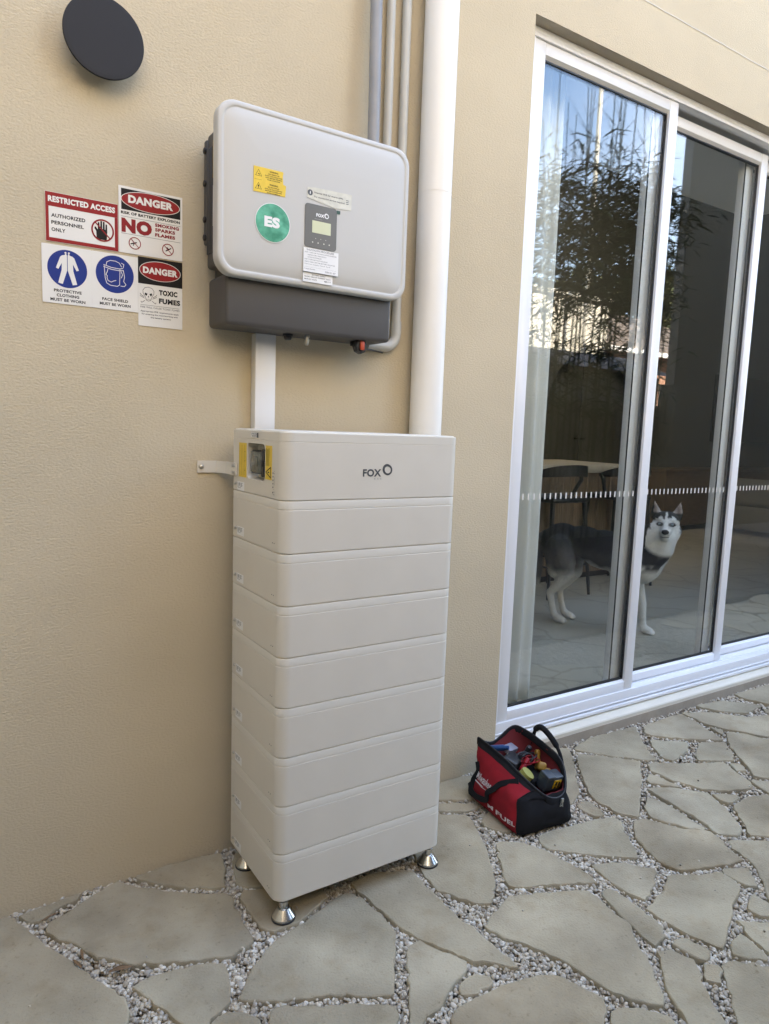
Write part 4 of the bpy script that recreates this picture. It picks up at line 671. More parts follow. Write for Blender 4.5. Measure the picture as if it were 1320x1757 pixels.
g.text(F1, 'FOX', .205, 2.024, .026, .0095, 0, .05); loopmark(g, F1, .2395, 2.031, .0135, .0018, 0); mesh('display_logo', g, M['paper'], d)
g = G(); g.plate(F1, rect(.1925, 1.9775, .2535, 2.0115), 0, .0004); mesh('lcd_screen', g, M['lcd'], d)
g = G(); 
for x_ in (.205, .2215, .238): g.flat(F1, circ(x_, 1.962, .0012, 8))
for x_ in (.195, .213, .232, .25): g.flat(F1, circ(x_, 1.9505, .0022, 8))
g.flat(F1, rect(.2, 2.017, .225, 2.0175)); mesh('display_buttons', g, M['film'], d)
g = G(); g.plate(F0, rect(.2725, 2.044, .284, 2.0535), 0, .0008); mesh('green_tab', g, mat('green_tab', (.01, .06, .04), .4), d)
b_ = lab('shutdown_label', rect(.1665, 1.865, .2815, 1.932), M['paper'], fy-.0013); g = G(); F2 = WALLF(0, 0, fy-.002)
g.text(F2, 'SHUTDOWN PROCEDURE', .176, 1.9245, .09, .0052, 0, 0)
for i, (x_, wd) in enumerate(((.17, .105), (.18, .06), (.18, .045), (.17, .075), (.17, .1), (.17, .085), (.17, .105), (.17, .035))): g.text(F2, ['STEP 1 TURN OFF THE MAIN SWITCH INVERTER', 'NORMAL SUPPLY MAIN SWITCH', 'LOCATED IN SWITCHBOARD', 'STEP 2 TURN OFF THE PV ISOLATOR', 'STEP 3 TURN OFF THE BATTERY ISOLATOR', 'Maximum Supplier Name  Sunik', '...............................................................', 'Contact Number'][i], x_, 1.918-i*.0066, wd, .0032 if i != 6 else .0006, 0, 0)
g.text(F2, '0296 551 607', .238, 1.8695, .035, .0042, 0, 0); mesh('shutdown_lettering', g, M['greyink'], b_)
b_ = lab('battery_supply_label', rect(.168, 1.837, .266, 1.8645), M['film'], fy+.0035); b_.data.materials[0] = M['paper']; b_.location.y -= .0
g = G(); F3 = WALLF(0, 0, fy+.0035-.0007); g.text(F3, 'BATTERY SUPPLY', .197, 1.857, .045, .0036, 0, .02); g.text(F3, 'SHORT CIRCUIT CURRENT 2.2k A', .173, 1.8505, .086, .0036, 0, .02); g.text(F3, 'MAX D.C VOLTS', .173, 1.8435, .04, .0036, 0, .02); g.text(F3, '465.1 V', .238, 1.8425, .022, .005, 0, .03); mesh('battery_supply_lettering', g, M['greyink'], b_)
# glands below and above
for x_, y_, m_, r_, h_ in ((.17, -.1, 'black', .016, .018), (.225, -.12, 'zinc', .0095, .03)):
    g = G(); g.lathe([(r_, 0), (r_, -.006), (r_*.8, -.007), (r_*.8, -h_*.7), (r_*.6, -h_), (.002, -h_)][::-1], (x_, y_, 1.6943), n=8); mesh('cable_gland', g, M[m_], inv)
c = thing('isolator_knob', 'black and red rotary isolator knob with a cable under the inverter\'s right corner', 'isolator knob', (.41, -.13, 1.69))
g = G(); g.lathe([(.021, 0), (.024, .004), (.024, .018), (.02, .024), (.013, .025)], (.41, -.118, 1.6765), 'y', 8, smooth=False); g.rbox(.395, .425, -.13, -.09, 1.68, 1.6944, .002); mesh('housing', g, M['black'], c)
g = G(); g.rbox(.4015, .417, -.151, -.1432, 1.664, 1.693, .0035); mesh('switch_handle', g, mat('orange_red', (.5, .07, .03), .4), c)
g = G(); g.tube([(.43, -.11, 1.672), (.46, -.1, 1.674), (.5, -.07, 1.676), (.56, -.03, 1.677)], .003, 6); mesh('cable', g, M['black'], c)
for x_ in (.478, .43):
    g = G(); g.lathe([(.023, 0), (.023, .012), (.017, .014), (.017, .028), (.019, .03), (.019, .042)] if x_ > .46 else [(.012, 0), (.012, .015), (.008, .017), (.008, .026)], (x_, -.062 if x_ > .46 else -.085, 2.235), n=12); mesh('metal_gland', g, M['zinc'], inv)
# ================================================================ pipes and trunking
g = G(); g.tube([(.478, -.062, 2.262), (.478, -.06, 2.5), (.484, -.04, 3.0), (.49, -.03, 5.5)], .0195, 20); top('conduit', g, M['pvcgrey'], 'thick dark grey conduit entering the top of the inverter', 'conduit')
g = G(); g.tube([(.556, -.02, 1.95), (.556, -.02, 5.5)], .0145, 16); top('conduit', g, M['pvclight'], 'thin pale conduit disappearing behind the inverter, middle one of the three conduits', 'conduit')
c = thing('conduit', 'thin pale conduit passing the inverter\'s right edge and bending under it', 'conduit', (.618, -.02, 1.7))
g = G(); g.tube([(.618, -.02, 1.76), (.618, -.02, 5.5)], .0155, 16); mesh('pipe', g, M['pvclight'], c)
g = G(); g.tube([(.618, -.02, 1.79), (.618, -.02, 1.745)], .0185, 16); g.tube([(.618-.045+.045*math.cos(a), -.02, 1.745-.045*math.sin(a)) for a in [R(90*k/10) for k in range(11)]]+[(.5, -.022, 1.7)], .0175, 16); mesh('elbow', g, M['pvclight'], c)
c = thing('downpipe', 'wide cream painted downpipe running down the wall behind the battery', 'downpipe', (.7315, -.06, 0))
g = G(); g.tube([(.7315, -.062, -.03), (.7315, -.062, 2.225)], .058, 40); g.tube([(.7315, -.062, 2.225), (.7315, -.062, 2.229)], .0588, 40); g.tube([(.7315, -.062, 2.229), (.7315, -.062, 5.6)], .058, 40); mesh('pipe', g, M['downpipe'], c)
g = G(); g.tube([(.668, -.004, 2.9), (.668, -.06, 2.9)], .004, 6); g.tube([(.7315+.061*math.cos(a), -.062+.061*math.sin(a), 3.6) for a in [R(180+10*k) for k in range(19)]], .0035, 5); mesh('pipe_clip', g, M['downpipe'], c)
c = thing('cable_trunking', 'white square cable trunking dropping from the inverter to the battery', 'trunking', (.12, -.02, 1.4))
g = G(); g.rbox(.092, .156, -.0365, -.001, 1.36, 1.6944, .0015); mesh('channel', g, M['white'], c); g = G(); g.rbox(.0905, .1575, -.041, -.0366, 1.36, 1.6943, .0015); mesh('cover', g, M['white'], c)
# ================================================================ round wall lamp
c = thing('wall_lamp', 'round dark grey disc wall lamp at the top left of the wall', 'wall lamp', (-.3425, -.03, 2.4))
g = G(); g.lathe([(.0985, .050), (.1, .0505), (.1, .056), (.0992, .0575), (.09, .058)], (-.3425, 0, 2.4), 'y', 72); mesh('disc', g, M['lampdisc'], c)
g = G(); g.lathe([(.05, .0005), (.05, .036), (.094, .0435), (.0962, .0495), (.09, .0498)], (-.3425, 0, 2.4), 'y', 72); mesh('base', g, M['lamprim'], c)
# ================================================================ five wall signs
def sign(name, labl, x0, z1, wd, ht, rot=0.):
    c = thing(name, labl, 'safety sign', (x0+wd/2, 0, z1-ht/2), 'safety signs stuck on the wall'); g = G(); fr = WALLF(x0, z1, -.0012)
    g.plate(fr, rr(0, -ht, wd, 0, .0015, 2), 0, .0008); mesh('sign_panel', g, M['vinyl'], c); return c, (lambda h: WALLF(x0, z1, -.0020-h*.0004)), wd, ht
def sp(c, name, m, fn): g = G(); fn(g); return mesh(name, g, m, c)
# restricted access
c, f, W_, H_ = sign('warning_sign', 'red bordered RESTRICTED ACCESS sign with a crossed-out hand, top left of the five', -.4855, 2.0045, .1835, .1265)
def _r(g):
    g.flat(f(.5), rect(0.0008, -.0365, W_-.0008, -.0008)); g.flat(f(.5), rect(.0008, -H_+.0008, .0085, -.0366)); g.flat(f(.5), rect(W_-.0095, -H_+.0008, W_-.0008, -.0366)); g.flat(f(.5), rect(.0086, -H_+.0008, W_-.0096, -H_+.0105))
sp(c, 'border', M['red'], _r)
sp(c, 'headline', M['vinyl'], lambda g: g.text(f(1.2), 'RESTRICTED ACCESS', .0075, -.0255, .168, .0155, 0, .05))
sp(c, 'lettering', M['ink'], lambda g: [g.text(f(.5), t, .0145, z, w_, .0095, 0, .03) for t, z, w_ in (('AUTHORIZED', -.0635, .084), ('PERSONNEL', -.0815, .08), ('ONLY', -.0995, .034))])
HX, HY = .1425, -.0765
def hand(g):
    P = []
    base = [(-.016, -.0245), (-.0165, -.004), (-.021, .003), (-.0205, .0075), (-.0175, .0075), (-.0125, .001), (-.0125, .0195), (-.0105, .021), (-.0082, .0195), (-.0075, .004), (-.0062, .004), (-.0058, .0235), (-.0035, .025), (-.0012, .0235), (-.001, .004), (.0004, .004), (.001, .0225), (.003, .024), (.0052, .0225), (.0055, .003), (.0068, .003), (.0078, .017), (.0096, .0182), (.0115, .0165), (.012, -.003), (.0105, -.0245)]
    g.flat(f(.5), [(HX+a, HY+b_) for a, b_ in base])
sp(c, 'hand_symbol', M['ink'], hand)
def proh(cx, cy, r_, w_, h, m_=None, ry=None):
    def fn(g):
        g.strip(f(h), circ(cx, cy, r_, 40, ry), w_, 0, True); q = (r_-w_*.5)*.7071; q2 = (ry or r_)*.7071-w_*.35; g.strip(f(h+.6), [(cx-q, cy+q2), (cx+q, cy-q2)], w_*.8)
    return fn
sp(c, 'prohibition_ring', M['dred'], proh(HX, HY, .0275, .0042, 1.4))
# danger, battery explosion
c, f, W_, H_ = sign('warning_sign', 'DANGER sign reading NO SMOKING SPARKS FLAMES, top right of the five', -.3005, 2.0575, .1765, .1785)
E1 = (.0875, -.0335)
sp(c, 'header_panel', M['ink'], lambda g: g.flat(f(.5), rect(.007, -.0625, W_-.006, -.0065)))
sp(c, 'oval_rim', M['vinyl'], lambda g: g.flat(f(1.1), circ(*E1, .0815, 60, .0265)))
sp(c, 'oval', M['red'], lambda g: g.flat(f(1.7), circ(*E1, .0798, 60, .0249)))
sp(c, 'headline', M['vinyl'], lambda g: g.text(f(2.4), 'DANGER', .0255, -.0425, .124, .0215, 0, .055))
def _t(g):
    g.text(f(.5), 'RISK OF BATTERY EXPLOSION', .006, -.0745, .163, .0078, 0, .05); 
    for z in (-.0805, -.126): g.flat(f(.5), rect(.006, z-.0008, W_-.006, z))
sp(c, 'lettering', M['ink'], _t)
sp(c, 'red_lettering', M['dred'], lambda g: [g.text(f(.5), 'NO', .007, -.1235, .083, .039, 0, .07)]+[g.text(f(.5), t, .0985, z, w_, .0095, 0, .055) for t, z, w_ in (('SMOKING', -.0935, .068), ('SPARKS', -.1065, .057), ('FLAMES', -.1205, .057))])
def icons(g):
    g.strip(f(.5), [(.031, -.152), (.048, -.146)], .003); g.strip(f(.5), [(.036, -.141), (.041, -.149), (.038, -.156)], .002); g.strip(f(.5), [(.128, -.156), (.144, -.146)], .003); g.strip(f(.5), [(.131, -.145), (.137, -.151)], .003)
sp(c, 'flame_symbols', M['ink'], icons)
sp(c, 'prohibition_ring', M['dred'], lambda g: (proh(.0425, -.149, .0155, .0024, 1.4)(g), proh(.1345, -.1515, .0155, .0024, 1.4)(g)))
# protective clothing
c, f, W_, H_ = sign('warning_sign', 'white sign with blue disc and coverall above PROTECTIVE CLOTHING MUST BE WORN', -.4965, 1.871, .1235, .1515)
D1 = (.0625, -.059)
sp(c, 'blue_disc', M['blue'], lambda g: g.flat(f(.5), circ(*D1, .0495, 56)))
def suit(g):
    cx, cy = D1; P = [(-.0035, .041), (-.006, .036), (-.013, .034), (-.0175, .03), (-.0285, .0), (-.0225, -.0025), (-.0138, .014), (-.0145, -.004), (-.0235, -.038), (-.0125, -.0405), (-.0008, -.004)]
    g.flat(f(1.1), [(cx+a, cy+b_) for a, b_ in P]+[(cx-.0008, cy+.035)]); g.flat(f(1.1), [(cx-a, cy+b_) for a, b_ in P]+[(cx+.0008, cy+.035)])
    for s_ in (-1, 1): g.flat(f(1.1), circ(cx+s_*.0042, cy+.0415, .0026, 10))
sp(c, 'coverall_symbol', M['vinyl'], suit)
sp(c, 'lettering', M['ink'], lambda g: [g.text(f(.5), t, .0625-w_/2, z, w_, .0078, 0, .035) for t, z, w_ in (('PROTECTIVE', -.1215, .069), ('CLOTHING', -.1335, .056), ('MUST BE WORN', -.1455, .087))])
# face shield
c, f, W_, H_ = sign('warning_sign', 'white sign with blue disc and visored head above FACE SHIELD MUST BE WORN', -.3728, 1.871, .1225, .1515)
D1 = (.0605, -.055)
sp(c, 'blue_disc', M['blue'], lambda g: g.flat(f(.5), circ(*D1, .0505, 56)))
def shield(g):
    cx, cy = D1; T = lambda L: [(cx+a, cy+b_) for a, b_ in L]; s_ = .0016
    g.strip(f(1.1), T([(-.028, .02), (-.026, -.012), (-.022, -.026), (-.012, -.031), (.006, -.0315), (.012, -.027), (.013, .0)]+[(.0135, .0155)]), s_)
    g.strip(f(1.1), T([(-.023, .022), (-.021, .031), (-.012, .036), (.002, .036), (.012, .032), (.018, .022)]), s_)
    g.strip(f(1.1), T([(-.030, .0225), (-.01, .0175), (.012, .0165), (.022, .019)]), s_*1.1); g.strip(f(1.1), T([(-.03, .0175), (-.01, .0125), (.012, .0115), (.0235, .0135)]), s_*1.1)
    g.strip(f(1.1), T([(-.0185, .012), (-.0205, .004), (-.024, -.003), (-.0205, -.006), (-.021, -.012), (-.0185, -.019), (-.010, -.022), (-.003, -.018), (.003, -.016)]), s_)
    g.strip(f(1.1), T([(.017, .033), (.024, .03), (.022, .021)]), s_); g.strip(f(1.1), T([(.0225, .0125), (.0255, -.004), (.023, -.016), (.029, -.024), (.025, -.0295), (.0145, -.0295)]), s_)
    g.strip(f(1.1), T([(.0165, .01), (.02, .001), (.0165, -.008)]), s_)
sp(c, 'face_shield_symbol', M['vinyl'], shield)
sp(c, 'lettering', M['ink'], lambda g: [g.text(f(.5), t, .0605-w_/2, z, w_, .0078, 0, .035) for t, z, w_ in (('FACE SHIELD', -.1285, .069), ('MUST BE WORN', -.1412, .082))])
# toxic fumes
c, f, W_, H_ = sign('warning_sign', 'DANGER TOXIC FUMES sign with skull and crossbones, bottom right of the five', -.2500, 1.8755, .1255, .191)
E1 = (.062, -.0345)
sp(c, 'header_panel', M['ink'], lambda g: g.flat(f(.5), rect(.0, -.0735, W_, -.0)))
sp(c, 'oval_rim', M['vinyl'], lambda g: g.flat(f(1.1), circ(*E1, .0585, 60, .0275)))
sp(c, 'oval', M['red'], lambda g: g.flat(f(1.7), circ(*E1, .057, 60, .026)))
sp(c, 'headline', M['vinyl'], lambda g: g.text(f(2.4), 'DANGER', .0135, -.044, .098, .0185, 0, .055))
def skull(g):
    cx, cy = .0285, -.1035; T = lambda L: [(cx+a, cy+b_) for a, b_ in L]; s_ = .0011
    g.strip(f(.5), T([(-.008, -.008), (-.0105, -.003), (-.015, .004), (-.0155, .012), (-.010, .0195), (0, .022), (.010, .0195), (.0155, .012), (.015, .004), (.0105, -.003), (.008, -.008), (.0065, -.0145), (0, -.017), (-.0065, -.0145)]), s_, 0, True)
    for q in (-1, 1):
        g.flat(f(.5), T([(q*.0025, .003), (q*.009, .006), (q*.0105, .001), (q*.006, -.0035)])); g.strip(f(.5), T([(q*.012, -.006), (q*.021, -.001), (q*.0235, .003)]), s_*1.2); g.strip(f(.5), T([(q*.011, -.01), (q*.019, -.006), (q*.0235, -.004)]), s_*1.2)
        g.strip(f(.5), T([(q*.010, -.016), (q*.019, -.0225), (q*.0215, -.019)]), s_*1.2)
    g.flat(f(.5), T([(0, -.0015), (-.002, -.0065), (.002, -.0065)]))
    for k in range(5): g.strip(f(.5), T([(-.005+k*.0025, -.0105), (-.005+k*.0025, -.0145)]), .0007)
sp(c, 'skull_symbol', M['ink'], skull)
def _t(g):
    g.text(f(.5), 'TOXIC', .058, -.1, .053, .015, 0, .06); g.text(f(.5), 'FUMES', .058, -.1235, .061, .015, 0, .05); g.flat(f(.5), rect(.006, -.1325, .117, -.1317)); g.text(f(.5), 'FIRE WILL CAUSE TOXIC FUMES', .006, -.1405, .111, .005, 0, .0)
    for t, z, x_, w_ in (('Appropriate PPE requirements apply', -.1525, .006, .109), ('for entering the room/working with', -.1605, .009, .103), ('the battery systems', -.1688, .034, .058)): g.text(f(.5), t, x_, z, w_, .0055, 0, .015)
sp(c, 'lettering', M['ink'], _t)
# ================================================================ open tool bag
bag = thing('tool_bag', 'open red and black canvas tool bag on the paving beside the door sill', 'tool bag', (1.07, -.31, 0))
bF, bL, bR, bB = V3((.916, -.468, 0)), V3((.955, -.126, 0)), V3((1.176, -.493, 0)), V3((1.224, -.158, 0))
def cat(P, n):      # closed Catmull-Rom through P, n points per span
    out = []; N = len(P)
    for i in range(N):
        p0, p1, p2, p3 = [V3(P[(i+k-1) % N]) for k in range(4)]
        for j in range(n):
            t = j/n; out.append(.5*((2*p1)+(p2-p0)*t+(2*p0-5*p1+4*p2-p3)*t*t+(3*p1-p0-3*p2+p3)*t**3))
    return out
# twelve stations round the bag: three on the black front end, three on the far long side, three on the back end, three on the red side
def quad(F_, R_, B_, L_, c=.16, z=0, bul=0., endb=0.):
    mid = (F_+R_+B_+L_)/4; P = []
    for a, b_, q in ((F_, R_, endb), (R_, B_, bul), (B_, L_, endb), (L_, F_, bul)):
        o_ = ((a+b_)/2-mid).normalized()
        for t in (c*.5, .5, 1-c*.5):
            p = a+(b_-a)*t+o_*(q if t == .5 else q*.35); P.append(V3((p.x, p.y, z)))
    return P
def lerp4(k, dz):   # shrink towards the mouth line
    cF, cL, cR, cB = bF.copy(), bL.copy(), bR.copy(), bB.copy(); ax = (bL-bF).normalized(); sx = V3((ax.y, -ax.x, 0))
    for p, s_, e in ((cF, 1, 1), (cL, 1, -1), (cR, -1, 1), (cB, -1, -1)): p += sx*k*s_+ax*dz*e
    return cF, cR, cB, cL
rings = [quad(*lerp4(.012, .012), c=.2, z=.0015), quad(*lerp4(.002, .002), c=.22, z=.006), quad(*lerp4(-.002, -.001), c=.25, z=.03, bul=.006, endb=.004),
         quad(*lerp4(.004, .002), c=.3, z=.075, bul=.01, endb=.003), quad(*lerp4(.014, .02), c=.3, z=.118, bul=.008, endb=-.004)]
# the mouth: near (red) rim and far rim meet low at both zip ends
rim = [(1.045, -.468, .118), (1.108, -.474, .100), (1.158, -.455, .122),   (1.198, -.392, .182), (1.212, -.29, .204), (1.208, -.185, .222),
       (1.185, -.128, .222), (1.10, -.112, .168), (1.025, -.118, .196),   (.998, -.150, .219), (1.0, -.285, .197), (1.008, -.405, .158)]
mid = [tuple((V3(a)*.5+V3(b_)*.5)) for a, b_ in zip(rings[-1], rim)]
mid = [(x+(.008 if i in (3, 4, 5) else -.006 if i in (9, 10, 11) else 0), y, z) for i, (x, y, z) in enumerate(mid)]
allr = rings+[mid, rim]; NS = 5; dense = [cat(r, NS) for r in allr]; N_ = len(dense[0])
vert = []      # smooth the profile vertically
NV = 6
for i in range(len(dense)-1):
    for q in range(NV if i < len(dense)-2 else NV+1):
        t = q/NV; ring = []
        for j in range(N_):
            p0 = dense[max(i-1, 0)][j]; p1 = dense[i][j]; p2 = dense[i+1][j]; p3 = dense[min(i+2, len(dense)-1)][j]
            p = .5*((2*p1)+(p2-p0)*t+(2*p0-5*p1+4*p2-p3)*t*t+(3*p1-p0-3*p2+p3)*t**3)
            w_ = .0034*math.sin(j*1.7+i*2.1+q*.5)*math.sin(p.z*60+j*.6)*(p.z > .03)+(.004*math.sin(j*.9)*math.sin(p.z*38+1) if 1*NS <= (j % N_) <= 3*NS or j < 2*NS else 0)*(.03 < p.z < .15)
            d = (p-V3((1.07, -.31, p.z))).normalized(); ring.append((p+d*w_)[:])
        vert.append(ring)
g = G(); o0 = 0; nr_ = len(vert)
g.v += [p for r_i in vert for p in r_i]
for i in range(nr_-1):
    for j in range(N_):
        k = (j+1) % N_; s_ = j/NS; z = vert[i][j][2]
        red = (8.75 < s_ < 11.4 or 2.9 < s_ < 5.6) and i >= 6
        top_ = i >= nr_-4
        g.f.append((i*N_+j, i*N_+k, (i+1)*N_+k, (i+1)*N_+j)); g.m.append(0 if (top_ or not red) else 1); g.sm.append(True)
g.f.append(tuple(reversed(range(N_)))); g.m.append(0); g.sm.append(False)
M['canvas'] = mat('black_canvas', (.009, .009, .01), .9, spec=.2, bump=.5, bs=700, bd=.0006, var=.15, vs=20); M['redcanvas'] = mat('red_canvas', (.24, .008, .014), .8, spec=.25, bump=.5, bs=800, bd=.0006, var=.12, vs=25)
M['lining'] = mat('red_lining', (.12, .006, .008), .85, bump=.3, bs=400, bd=.0006)
mesh('canvas_body', g, [M['canvas'], M['redcanvas']], bag, sharp=70)
# lining: inside skin
ins = []
for i in range(nr_-1, 8, -2):
    c0 = V3((1.095, -.29, 0)); ring = []
    for p in vert[i]:
        p = V3(p); d = (p-V3((1.095, -.29, p.z))); ring.append((p-d.normalized()*.006)[:])
    ins.append(ring)
g = G(); g.loft(ins, 0, True, False, True); mesh('lining', g, M['lining'], bag, sharp=80)
# binding along the mouth
P = [V3(p) for p in dense[-1]]; P.append(P[0]); g = G()
ring = []
for i, p in enumerate(P[:-1]):
    d = (p-V3((1.1, -.3, p.z))).normalized(); hh = .020; ring.append([(p+d*.004+V3((0,0,-hh)))[:], (p+d*.0045+V3((0,0,.004)))[:], (p+V3((0,0,.0085)))[:], (p-d*.008+V3((0,0,.004)))[:], (p-d*.009+V3((0,0,-hh)))[:]])
ring.append(ring[0]); g.loft(ring, 0, True, False, False); mesh('mouth_binding', g, M['canvas'], bag, sharp=80)
g = G(); g.tube([(p+V3((0,0,.007)))[:] for p in P], .0022, 6); mesh('zip', g, M['black'], bag)
# piping between red panel and black end, bottom edge
def side(s_, z):     # point on the outside of the bag at station s_ and height z
    j = int(round(s_*NS)) % N_
    for i in range(nr_-1):
        a, b_ = V3(vert[i][j]), V3(vert[i+1][j])
        if a.z <= z <= b_.z: return a+(b_-a)*((z-a.z)/max(1e-6, b_.z-a.z))
    return V3(vert[-1][j])
nout = V3((-.99, .14, 0))
g = G(); g.tube([(side(11.4, z)+nout*.001)[:] for z in [.012+.012*k for k in range(12)]], .0024, 6); mesh('piping', g, M['canvas'], bag)
# webbing strap that hangs on the red side, and the handles
def strap(path, w_, t_, up): 
    P_ = [V3(p) for p in path]; rings = []
    for i, p in enumerate(P_):
        t = (P_[min(i+1, len(P_)-1)]-P_[max(i-1, 0)]).normalized(); u = V3(up[i] if isinstance(up, list) else up); a = t.cross(u).normalized(); n_ = a.cross(t)
        rings.append([(p+a*w_+n_*t_)[:], (p+a*w_-n_*t_)[:], (p-a*w_-n_*t_)[:], (p-a*w_+n_*t_)[:]])
    g = G(); g.loft(rings, 0, True); return g
def bez(P_, n): 
    out = []
    Q = [V3(P_[0])]+[V3(p) for p in P_]+[V3(P_[-1])]
    for i in range(len(P_)-1):
        p0, p1, p2, p3 = Q[i:i+4]
        for j in range(n): t = j/n; out.append(.5*((2*p1)+(p2-p0)*t+(2*p0-5*p1+4*p2-p3)*t*t+(3*p1-p0-3*p2+p3)*t**3))
    return out+[V3(P_[-1])]
mesh('hanging_handle', strap([p+nout*(.004+.010*math.sin(math.pi*i/36)) for i, p in enumerate(bez([side(s_, z) for s_, z in ((10.75, .158), (10.5, .138), (10.25, .112), (10.1, .088), (9.9, .062), (9.55, .044), (9.15, .04), (8.9, .06))], 5))], .0105, .0022, (-1, .1, .25)), M['canvas'], bag)
mesh('side_strap', strap([side(8.95, z)+nout*.002 for z in [.01+.014*k for k in range(11)]], .012, .0015, (-1, .1, 0)), M['canvas'], bag)
ha = V3((1.213, -.225, .208))
g = G(); hp = bez([ha+V3((.003, .012, -.05)), ha+V3((.006, .008, .0)), ha+V3((.012, .004, .034)), ha+V3((.018, -.018, .05)), ha+V3((.018, -.06, .038)), ha+V3((.012, -.11, .012)), ha+V3((.004, -.145, -.018)), ha+V3((0, -.16, -.055))], 5); nn = len(hp)
g.tube([p[:] for p in hp], [.007+.0045*(.25 < i/nn < .72) for i in range(nn)], 10); mesh('upright_handle', g, M['canvas'], bag)
zp = V3((1.107, -.483, .096)); g = G()
def zf(x, z): return V3((1, -.13, 0)).normalized()*x+V3((0, 0, 1))*z
fr = (zp+V3((0, -.006, 0)), V3((1, -.13, 0)).normalized(), V3((0, -.06, 1)).normalized())
out_ = [(-.004, .0), (.004, .0), (.0052, -.012), (.0095, -.03), (.0085, -.040), (.003, -.0445), (-.003, -.0445), (-.0085, -.040), (-.0095, -.03), (-.0052, -.012)]
g.strip(fr, [(a*.8, b_) for a, b_ in out_], .003, .0, True); g.strip(fr, [(-.004, -.0165), (.004, -.0165)], .004, .0003); g.plate(fr, rect(-.005, -.002, .005, .012), -.003, .003); mesh('zip_pull', g, M['zinc'], bag)
mesh_zip = bpy.data.objects['zip_pull']; so = mesh_zip.modifiers.new('thickness', 'SOLIDIFY'); so.thickness = .0018
# lettering wrapped on the red side
def wrap_text(name, t, s0, s1, z0, z1, bold=.03, shear=0., m='vinyl', slope=0.):
    vs, fs = text_geo(t, bold, shear); g = G(); o_ = []
    for a, b_ in vs:
        s_ = s0+(s1-s0)*a; z = z0+(z1-z0)*b_+slope*a; sa = s_*NS; j0 = int(math.floor(sa)) % N_; tt = sa-math.floor(sa)
        def at(j):
            for i in range(nr_-1):
                A, B_ = V3(vert[i][j]), V3(vert[i+1][j])
                if A.z <= z <= B_.z: return A+(B_-A)*((z-A.z)/max(1e-6, B_.z-A.z))
            return V3(vert[-1][j])
        p = at(j0).lerp(at((j0+1) % N_), tt)+nout*.0022; o_.append(p[:])
    g.add(o_, [tuple(f) for f in fs]); return mesh(name, g, M[m], bag)
def bmat(n): return M[n]
M['print'] = mat('white_print', (.62, .55, .55), .6)
wrap_text('lettering', 'Milwaukee', 9.06, 9.98, .094, .122, .02, .25, 'print')
def ribbon(z0, z1, s0, s1):
    g = G(); pts = [(s0, z0+.004), (s1-.3, z0+.0035), (s1-.42, z0-.0005), (s1, z0+.001), (s1-.5, z0-.006), (s1-.40, z0-.002), (s0, z0)]
    vs = []
    for s_, z in pts: sa = s_*NS; j0 = int(sa) % N_; vs.append((side(j0/NS, z).lerp(side(((j0+1) % N_)/NS, z), sa-int(sa))+nout*.0022)[:])
    g.add(vs, [(0, 1, 2, 5, 6), (2, 3, 4, 5)]); return mesh('lightning_mark', g, M['print'], bag)
ribbon(.084, 0, 9.1, 9.95)
wrap_text('lettering', 'FUEL', 10.35, 11.3, .030, .046, .03, 0, 'print')
g = G(); wrap_text('lettering', 'M', 9.98, 10.22, .031, .045, .05, 0, 'print')
# ---- what lies in the bag
T = lambda x, y, z, rz=0, rx=0, ry=0: Matrix.Translation((x, y, z)) @ Matrix.Rotation(rz, 4, 'Z') @ Matrix.Rotation(rx, 4, 'X') @ Matrix.Rotation(ry, 4, 'Y')
g = G(); g.rbox(-.052, .052, -.03, .03, -.02, .02, .008, 3, 0, T(1.082, -.245, .152, .5, .35, .15)); top('tool_pouch', g, M['black'], 'square black pouch lying in the middle of the open tool bag', 'pouch')
g = G(); g.lathe([(.0105, -.045), (.0125, -.04), (.0125, .02), (.008, .03), (.008, .042), (.004, .043)], (0, 0, 0), n=16); g.v = [(T(1.085, -.165, .172, .4, 1.25) @ V3(p))[:] for p in g.v]; top('bottle', g, mat('blue_plastic', (.02, .07, .2), .4), 'small blue bottle at the back of the open tool bag', 'bottle')
g = G(); g.rbox(-.03, .03, -.02, .02, -.012, .012, .005, 2, 0, T(1.125, -.185, .168, .2, .3, .1)); top('plastic_packet', g, mat('clear_packet', (.25, .25, .3), .2), 'crumpled clear packet beside the blue bottle in the tool bag', 'packet')
c = thing('tape_roll', 'roll of yellow tape lying in the tool bag beside the black pouch', 'tape roll', (1.055, -.355, .148)); Mt = T(1.056, -.352, .150, .3, .6, .25)
for k in range(4):
    g = G(); g.lathe([(.018, -.003), (.026, -.003), (.0268, 0), (.026, .003), (.018, .003)], (0, 0, 0), n=24); g.v = [(Mt @ V3((p[0], p[1], p[2]+(k-1.5)*.0062)))[:] for p in g.v]; mesh('winding', g, M['tapeyellow'] if 'tapeyellow' in M else M.setdefault('tapeyellow', mat('pale_yellow_tape', (.33, .32, .08), .5)), c)
c = thing('battery_charger', 'black and yellow charger block standing at the front of the open tool bag', 'charger', (1.12, -.4, .13)); Mt = T(1.128, -.405, .138, -.05, .25, .1)
g = G(); g.rbox(-.042, .042, -.024, .024, -.036, .026, .006, 2, 0, Mt); g.rbox(-.044, -.006, -.028, .02, .018, .034, .004, 2, 0, Mt); mesh('casing', g, mat('charcoal_casing', (.045, .055, .065), .35), c)
g = G(); g.rbox(-.004, .034, -.0262, -.02, -.024, .014, .003, 2, 0, Mt); mesh('yellow_face', g, mat('tool_yellow', (.5, .29, .015), .4), c)
